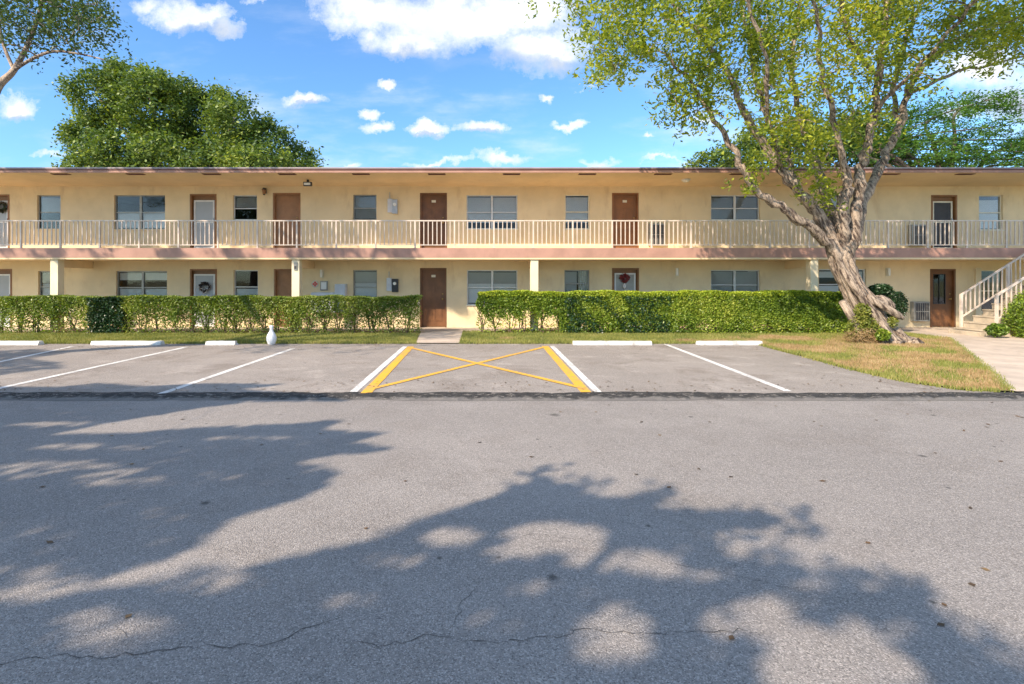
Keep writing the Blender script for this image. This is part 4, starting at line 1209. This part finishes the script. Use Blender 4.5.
    for k_, lm in enumerate(limbs):
        if k_ in (0, 1, 3, 4, 5, 6): lm = [(842, 264, .08, lm[0][3] * .75)] + lm
        sp = smooth_path(L(lm), 5)
        sp = [(p + Vector((rg.gauss(0, .02), rg.gauss(0, .03), rg.gauss(0, .02))) * (0 if i < 2 else 1), r) for i, (p, r) in enumerate(sp)]
        ph = rg.uniform(0, 6)
        wood.tube([p for p, r in sp], [r * (.60 + .14 * min(1, i / 12)) * (1 + .08 * math.sin(i * 1.3 + ph)) for i, (p, r) in enumerate(sp)], 12, lump=lambda i, k, n, ph=ph: 1 + .07 * math.sin(k * 2.1 + i * 1.1 + ph))
        skel += [q for q in sp[4:] if q[0].z > 3.2]
    # foliage zones in view and out of frame: polygon (px), depth range, number of clusters
    zones = [
        ([(562, -10), (570, 25), (590, 60), (604, 82), (618, 70), (640, 66), (658, 52), (690, 60), (720, 60), (740, -10)], (-2.2, 1.0), 120),
        ([(664, 110), (676, 118), (690, 122), (702, 112), (712, 90), (720, 60), (690, 60), (664, 60)], (-1.6, -.2), 34),
        ([(700, 112), (735, 128), (770, 130), (790, 60), (760, -10), (700, -10)], (-2.0, 2.0), 70),
        ([(745, -10), (758, 100), (800, 132), (850, 128), (870, 100), (900, 60), (905, -10)], (-2.4, 2.4), 165),
        ([(765, 120), (790, 160), (830, 165), (870, 150), (890, 120)], (-1.2, 1.4), 26),
        ([(870, -10), (880, 100), (912, 118), (930, 84), (960, 55), (1024, 30), (1040, -10)], (-2.0, 2.0), 95),
        ([(960, 60), (975, 66), (1024, 62), (1060, 70), (1060, 5), (980, 20)], (-1.0, 2.2), 55),
        ([(742, 172), (752, 182), (760, 178), (757, 160), (742, 158)], (-.8, -.4), 7),
        ([(812, 150), (830, 190), (836, 200), (820, 195)], (-.6, .2), 9),
        ([(520, -260), (540, -10), (1120, -10), (1150, -250), (900, -420), (700, -420)], (-3.2, 3.2), 620),
        ([(950, -25), (1150, -25), (1260, -260), (900, -260)], (-4.3, -2.2), 420),  # unseen clusters added overhead to shade the stairs
    ]
    cl = []
    for poly, (d0, d1), n in zones:
        q = sample_poly(poly, n)
        for (px, py) in q:
            cl.append(tuple(at(px, py, D + random.uniform(d0, d1))))
    cl = np.array(cl)
    twigs = MB(); grow(twigs, skel, cl, rg, .024, .3, .065)
    wood.v += []
    trunk = wood.build('trunk', M['bark'], t, smooth=True)
    twigs.build('branches', M['bark'], t, smooth=True)
    sub = spray(cl, 5, .25)                     # sprigs round each cluster
    C = spray(sub, 13, .075)
    leaf_mesh('crown', C, .125, .052, M['leaf_main'], t, up=.35)
    # loose cut branch leaning on the base
    return D
main_tree()
# prop branch, thatch and vines at the base
m = MB()
a, b = at(858, 331, 12.75), at(842, 301, 12.75); m.tube([a, a.lerp(b, .5) + Vector((.02, 0, .01)), b], [.10, .095, .085], 12, lump=lambda i, k, n: 1 + .08 * math.sin(k * 2.2 + i))
o = m.build('cut_log', M['bark'], smooth=True); tag(o, 'short pale cut log leaning against the vines by the trunk', 'log')
t = empty('vine', (X(868, 12.9), 12.75, .05), 'yellow green vine and dry thatch climbing the base of the leaning trunk', 'vine')
C = []
for px, py, r, n in ((858, 322, .24, 520), (862, 312, .22, 420), (868, 328, .28, 600), (853, 330, .18, 220), (893, 322, .14, 130)):
    C.append(blob_leaves(at(px, py, 12.72), r, n, (1, .5, 1), shell=.3))
C = np.concatenate(C); C = C[C[:, 2] > .05]
leaf_mesh('foliage', C, .075, .04, M['vine'], t, up=.1)
C = np.concatenate([blob_leaves(at(862, 337, 12.7), .32, 1700, (1.3, .7, .75), shell=.5), blob_leaves(at(876, 340, 12.6), .18, 500, (1, .6, .8), shell=.5)]); C = C[C[:, 2] > .05]
leaf_mesh('thatch', C, .10, .012, M['drygrass'], t, up=.0)
shrub('ground_plant', 883, 335, 12.45, .17, (1.0, .7, .8), 420, 'leaf_hedge', 'small bright green tuft at the base of the leaning trunk', .08)

# ---- dense tree behind the roof, left
def back_tree():
    D = 32.0; rg = random.Random(4)
    t = empty('broad_tree', (X(190, D), D, 0), 'big dense round crowned green tree behind the roof at left', 'tree')
    cs = [(95, 92, 34, 0), (122, 78, 30, 1), (150, 82, 24, 0), (110, 160, 40, -2.5), (160, 165, 44, -2.5), (210, 165, 40, -2.5), (255, 165, 34, -2.5), (80, 130, 22, -1), (150, 100, 40, -1), (120, 135, 46, 1.5), (195, 112, 42, 1), (180, 90, 22, 0), (235, 118, 34, -1), (215, 98, 20, .5), (175, 150, 50, 2), (265, 140, 34, 0), (295, 152, 22, 1), (235, 160, 40, 1), (105, 70, 20, 0), (85, 165, 28, 0), (310, 165, 12, 0)]
    tgt = []; C = []
    for px, py, r, dd in cs:
        p = at(px + 3, py + 6, D + dd * 1.2); R_ = r * .84 * D / F
        k = int(66 * (r / 30) ** 2)
        d = RNG.normal(size=(k, 3)); d /= np.linalg.norm(d, axis=1)[:, None]
        q = np.array(p) + d * (R_ * RNG.uniform(.62, 1.04, k))[:, None] * np.array((1, 1, .92))
        C.append(spray(q, 52, .25)); tgt += [tuple(x_) for x_ in q[::3]]
    C = np.concatenate(C)
    leaf_mesh('crown', C, .21, .12, M['leaf_back'], t, up=.4)
    m = MB(); base = Vector((X(190, D), D, -.05))
    ax = smooth_path([(base, .6), (base + Vector((.1, 0, 2.2)), .48), (base + Vector((-.1, 0, 4.2)), .42)], 4)
    m.tube([p for p, r in ax], [r for p, r in ax], 12)
    sk = []
    for px, py, r, dd in cs:
        if r < 25: continue
        e = at(px, py, D + dd); mid = ax[-1][0].lerp(e, .5) + Vector((0, 0, .6))
        sp = smooth_path([(ax[-1][0], .15), (mid, .10), (e, .04)], 4); m.tube([p for p, r in sp], [r for p, r in sp], 7); sk += sp[2:]
    grow(m, sk, np.array(tgt), rg, .03, .2, .1)
    m.build('trunk', M['barkdark'], t, smooth=True)
back_tree()
# ---- feathery layered tree behind the roof, right
def fern_tree(base_px, D, layers, label, name, per=44, n_each=8):
    rg = random.Random(8)
    t = empty(name, (X(base_px, D), D, 0), label, 'tree')
    m = MB(); base = Vector((X(base_px, D), D, -.05))
    fork = base + Vector((.3, 0, 5.0))
    ax = smooth_path([(base, .42), (base + Vector((.3, 0, 2.5)), .33), (fork, .28)], 4); m.tube([p for p, r in ax], [r for p, r in ax], 10)
    C = []; tgt = []; sk = []
    for (px0, py0, px1, py1, dd, wd) in layers:
        a = at(px0, py0, D + dd); b = at(px1, py1, D + dd * .6)
        sp = smooth_path([(fork, .15), (fork.lerp(a, .6) + Vector((0, 0, .5)), .10), (a, .06), (b, .02)], 5)
        m.tube([p for p, r in sp], [r for p, r in sp], 6); sk += sp[4:]
        L_ = (b - a).length; k = max(4, int(L_ * n_each))
        for _ in range(k):
            f = rg.random(); p = a.lerp(b, f) + Vector((rg.gauss(0, .35), rg.gauss(0, wd), rg.gauss(0, .34)))
            q = p + Vector((rg.gauss(0, .2), rg.gauss(0, .2), rg.uniform(-.1, .1)))
            tgt.append(tuple(q))
    tgt = np.array(tgt)
    grow(m, sk, tgt[::2], rg, .012, .15, .04)
    C = spray(tgt, per, .24, flat=.5)
    leaf_mesh('crown', C, .19, .075, M['leaf_fern'], t, up=.9)
    m.build('trunk', M['barkdark'], t, smooth=True)
lay = [(900, 140, 1010, 125, 0, .7), (880, 130, 975, 100, 1, .6), (930, 120, 1018, 92, .5, .5), (860, 150, 1040, 152, -.5, .8), (900, 160, 1060, 160, 0, .8), (940, 142, 1060, 140, 1, .7),
       (860, 165, 980, 166, 1, .8), (850, 120, 930, 110, 1, .6), (960, 110, 1030, 105, 1.5, .5), (1000, 150, 1090, 130, .5, .8), (880, 145, 930, 120, -.6, .6), (1000, 165, 1100, 168, 1, .8)]
fern_tree(940, 28.0, lay, 'feathery layered green tree behind the roof at right', 'feathery_tree')
lay2 = [(800, 150, 860, 130, 0, .8), (790, 140, 750, 130, 1, .6), (800, 160, 725, 150, 0, .8), (790, 165, 695, 162, 1, .7), (830, 165, 870, 160, 0, .8), (780, 150, 720, 142, 0, .6), (820, 140, 850, 150, 2, .8), (760, 168, 700, 166, 1, .5), (810, 125, 850, 118, 1, .8), (800, 168, 880, 170, 1, .8)]
def dark_tree():
    D = 30.0; rg = random.Random(14)
    t = empty('background_tree', (X(800, D), D, 0), 'dark green tree behind the roof directly behind the leaning tree', 'tree')
    tgt = []
    for px, py, r in ((720, 160, 14), (745, 150, 20), (775, 140, 24), (805, 135, 28), (840, 140, 30), (870, 135, 26), (800, 165, 30), (850, 165, 34), (760, 168, 24), (895, 150, 20), (700, 166, 10), (735, 168, 16)):
        p = at(px, py, D + rg.uniform(-1.5, 1.5)); R_ = r * D / F; k = int(34 * (r / 25) ** 2) + 5
        d = RNG.normal(size=(k, 3)); d /= np.linalg.norm(d, axis=1)[:, None]
        tgt.append(np.array(p) + d * (R_ * RNG.uniform(.5, 1.05, k))[:, None] * np.array((1, 1, .8)))
    tgt = np.concatenate(tgt)
    leaf_mesh('crown', spray(tgt, 44, .26, flat=.7), .26, .12, M['leaf_back'], t, up=.6)
    m = MB(); b = Vector((X(800, D), D, -.05)); fork = b + Vector((0, 0, 5))
    m.tube([b, b + Vector((.2, 0, 2.5)), fork], [.42, .34, .3], 10)
    sk = []
    for e in tgt[::14]:
        sp = smooth_path([(fork, .14), (fork.lerp(Vector(e), .5) + Vector((0, 0, .4)), .09), (Vector(e), .03)], 4); m.tube([p for p, r in sp], [r for p, r in sp], 6); sk += sp[3:]
    grow(m, sk, tgt[::3], rg, .02, .2, .06)
    m.build('trunk', M['barkdark'], t, smooth=True)
dark_tree()

# ---- tree whose branches enter at the top left
def left_tree():
    D = 9.0; rg = random.Random(31)
    t = empty('roadside_tree', (-11.6, 9.4, .03), 'small leaved tree whose thin pale branches enter the top left corner', 'tree')
    b = Vector((-11.6, 9.4, -.05)); f1 = b + Vector((.2, 0, 2.6)); f2 = f1 + Vector((.9, -.2, 1.3))
    wood = MB(); ax = smooth_path([(b, .30), (f1, .24), (f2, .20)], 5); wood.tube([p for p, r in ax], [r for p, r in ax], 12)
    def L(pts): return [(at(px, py, D + dd), r) for px, py, dd, r in pts]
    limbs = [[(f2, .15)] + L([(-20, 110, 0, .085), (0, 84, 0, .065), (14, 70, 0, .05), (30, 40, .1, .035), (40, 10, .2, .03), (48, -30, .3, .02)]),
             [(f2, .16)] + L([(-60, 60, .4, .11), (-40, 0, .6, .08), (-10, -60, .8, .06), (40, -120, 1, .03)]),
             L([(0, 84, 0, .04), (20, 66, -.1, .03), (50, 52, -.2, .022), (80, 54, -.3, .015), (105, 60, -.4, .01)]),
             L([(14, 70, 0, .03), (2, 40, .2, .025), (-4, 0, .3, .02)]),
             [(f2, .13)] + L([(-120, 30, 1.5, .09), (-120, -60, 2.4, .06), (-80, -150, 3, .03)]),
             [(f2, .13)] + L([(-200, 60, -1, .09), (-260, -20, -1.6, .06), (-300, -120, -2, .03)]),
             [(f2, .14)] + L([(-90, 40, .2, .10), (-30, -100, -.5, .06), (60, -200, -1, .03)])]
    skel = []
    for lm in limbs:
        sp = smooth_path(lm, 5); wood.tube([p for p, r in sp], [r for p, r in sp], 8); skel += sp[3:]
    zones = [([(-10, -10), (-10, 52), (20, 48), (58, 46), (88, 50), (112, 38), (116, 12), (104, -10)], (-.7, .9), 120),
             ([(-300, -260), (-320, 60), (-120, 90), (-90, -10), (-80, -240)], (-2.6, 1.0), 120)]
    cl = np.array([tuple(at(px, py, D + random.uniform(d0, d1))) for poly, (d0, d1), n in zones for px, py in sample_poly(poly, n)])
    n = 84
    tx = RNG.uniform(0, 1, n) ** 1.25 * 13.0 - 15.6; tz = RNG.uniform(2.1, 5.1, n); zc = RNG.uniform(7.6, 10.6, n)
    ex = np.column_stack([tx - (zc - tz) / SUN_T, EDGE - (zc - tz) / SUN_T, zc])  # unseen clumps set back along sun rays to dapple balcony and roof edge
    epx = CX + ex[:, 0] * F / ex[:, 1]; epy = HY - (ex[:, 2] - EYE) * F / ex[:, 1]
    ex = ex[(epx < -30) | (epy < -45) | ((epx < 60) & (epy < 20))]
    ex = ex[(np.sin(tx[:len(ex)] * 0) == 0)]
    far = np.concatenate([spray(spray(ex, 5, .17), 30, .09)])
    cl = np.concatenate([cl, ex])
    grow(wood, skel, cl, rg, .009, .25, .03)
    wood.build('trunk', M['bark'], t, smooth=True)
    leaf_mesh('crown', np.concatenate([spray(spray(cl, 4, .17), 11, .065), far]), np.concatenate([np.full(len(cl) * 44, .072), np.full(len(far), .13)]), np.concatenate([np.full(len(cl) * 44, .036), np.full(len(far), .07)]), M['leaf_olive'], t, up=.3)
left_tree()

# ================================================================== roadside trees left of and behind the viewer (they throw the shade on the road)
A_poly = [(-400, 399), (150, 399), (200, 401), (240, 403), (190, 409), (120, 421), (45, 435), (120, 434), (215, 427), (300, 424), (345, 419), (318, 430), (385, 433), (350, 442), (398, 449), (325, 456), (290, 461), (335, 472), (325, 486),
          (285, 503), (235, 515), (215, 530), (178, 552), (120, 570), (78, 586), (-20, 590), (-400, 570)]
B_poly = [(-500, 600), (40, 604), (80, 594), (180, 583), (300, 557), (380, 541), (440, 515), (490, 499), (520, 489), (545, 481), (562, 489), (575, 498), (635, 499), (662, 496), (645, 509), (700, 513), (744, 513), (786, 522), (742, 526), (690, 532),
          (702, 552), (765, 568), (820, 574), (775, 586), (848, 592), (896, 600), (918, 612), (936, 630), (952, 648), (980, 664), (1002, 678), (1020, 700), (1060, 780), (-500, 780)]
P_poly = [(-260, 362), (0, 352), (45, 350), (70, 354), (30, 360), (64, 364), (66, 370), (20, 374), (-10, 379), (-260, 392)]
Q_poly = [(-300, 386), (60, 389), (100, 385), (150, 388), (215, 385), (285, 386), (240, 391), (330, 397), (345, 401), (-300, 401)]
holes = [(450, 537, 36, 13, .93), (556, 538, 62, 20, 1), (512, 553, 34, 10, .9), (622, 561, 66, 16, .93), (690, 572, 50, 12, .75), (210, 582, 60, 13, .85), (110, 630, 75, 26, .75), (500, 622, 34, 16, .75), (614, 636, 48, 38, .92), (745, 622, 56, 24, .9), (848, 666, 104, 52, 1), (790, 600, 50, 14, .75), (560, 590, 60, 12, .6), (400, 560, 50, 9, .6),
         (960, 655, 26, 16, .6), (90, 447, 70, 4, .4), (250, 438, 50, 2.5, .3), (60, 424, 70, 2.5, .5), (130, 482, 60, 4, .1), (210, 476, 40, 3, .1), (340, 600, 60, 8, .35), (40, 575, 50, 12, .3), (690, 545, 30, 8, .5), (60, 470, 90, 10, .12), (905, 632, 22, 18, .35), (715, 660, 30, 16, .4)]
def shade_points(poly, n, zlo, zhi, zfun=None):
    g = [ground(px, min(py, 900)) for px, py in poly]
    q = sample_poly(g, n)
    d = q[:, 1]; px = CX + q[:, 0] * F / d; py = HY + F * EYE / d
    keep = np.ones(n, bool)
    for (hx, hy, hw, hh, wt_) in holes:
        l = np.sqrt(((px - hx) / hw) ** 2 + ((py - hy) / hh) ** 2)
        keep &= ~((l < 1) & (RNG.uniform(0, 1, n) < (1 - (1 - wt_) * .22) * np.clip((1.12 - l) * 3.2, 0, 1) ** .6))
    q = q[keep]
    z = RNG.uniform(zlo, zhi, len(q))
    if zfun is not None: z = zfun(q, z)
    return np.column_stack([q[:, 0] - z / SUN_T, q[:, 1] - z / SUN_T, z])
def shade_tree(name, pts, base, label, fork_z, leaf=(.15, .075), seed=1):
    rg = random.Random(seed)
    t = empty(name, (base[0], base[1], 0), label, 'tree')
    m = MB(); b = Vector((base[0], base[1], -.05)); fork = b + Vector((.15, .1, fork_z))
    ax = smooth_path([(b, .34), (b + Vector((.05, 0, fork_z * .5)), .27), (fork, .24)], 4); m.tube([p for p, r in ax], [r for p, r in ax], 12)
    sel = pts[np.random.default_rng(seed).choice(len(pts), 260, replace=False)]
    sk = list(ax[6:])
    for e in sel[:12]:
        e = Vector(e); sp = smooth_path([(fork, .13), (fork.lerp(e, .5) + Vector((0, 0, .3)), .08), (e, .025)], 5); m.tube([p for p, r in sp], [r for p, r in sp], 7, cap=False); sk += sp[2:]
    grow(m, sk, sel, rg, .012, .2, .03)
    m.build('trunk', M['barkdark'], t, smooth=True)
    leaf_mesh('crown', pts, leaf[0], leaf[1], M['leaf_back'], t, up=.5)
pa = np.concatenate([shade_points(A_poly, 26000, 4.6, 6.6), shade_points(Q_poly, 7000, 5.2, 7.2), shade_points(P_poly, 6000, 6.0, 8.0)])
shade_tree('shade_tree', pa, (-12.4, -1.6), 'leafy tree by the road left of the viewer casting the broad left shadow', 2.6, (.15, .08), 3)
pb = shade_points(B_poly, 26000, 4.4, 6.6)
# twigs poking out past the crown's edge
bp = np.array([ground(*q) for q in B_poly[3:44]]); k = RNG.integers(0, len(bp), 60)
zz = RNG.uniform(4.6, 6.2, 60); e0 = np.column_stack([bp[k, 0] - zz / SUN_T, bp[k, 1] - zz / SUN_T, zz]) + RNG.normal(0, .07, (60, 3))
pb = np.concatenate([pb, spray(e0, 16, .06)])
k = 20000; zz = RNG.uniform(4.6, 7.6, k); gx_ = RNG.uniform(-9.5, 3.2, k); gy_ = RNG.uniform(-4.5, 1.5, k)  # extra unseen canopy added to block skylight and deepen the foreground shade
pb = np.concatenate([pb, np.column_stack([gx_ - zz / SUN_T, gy_ - zz / SUN_T, zz])])
shade_tree('shade_tree', pb, (-5.2, -3.6), 'leafy tree behind the viewer casting the foreground shadow', 2.6, (.13, .07), 5)
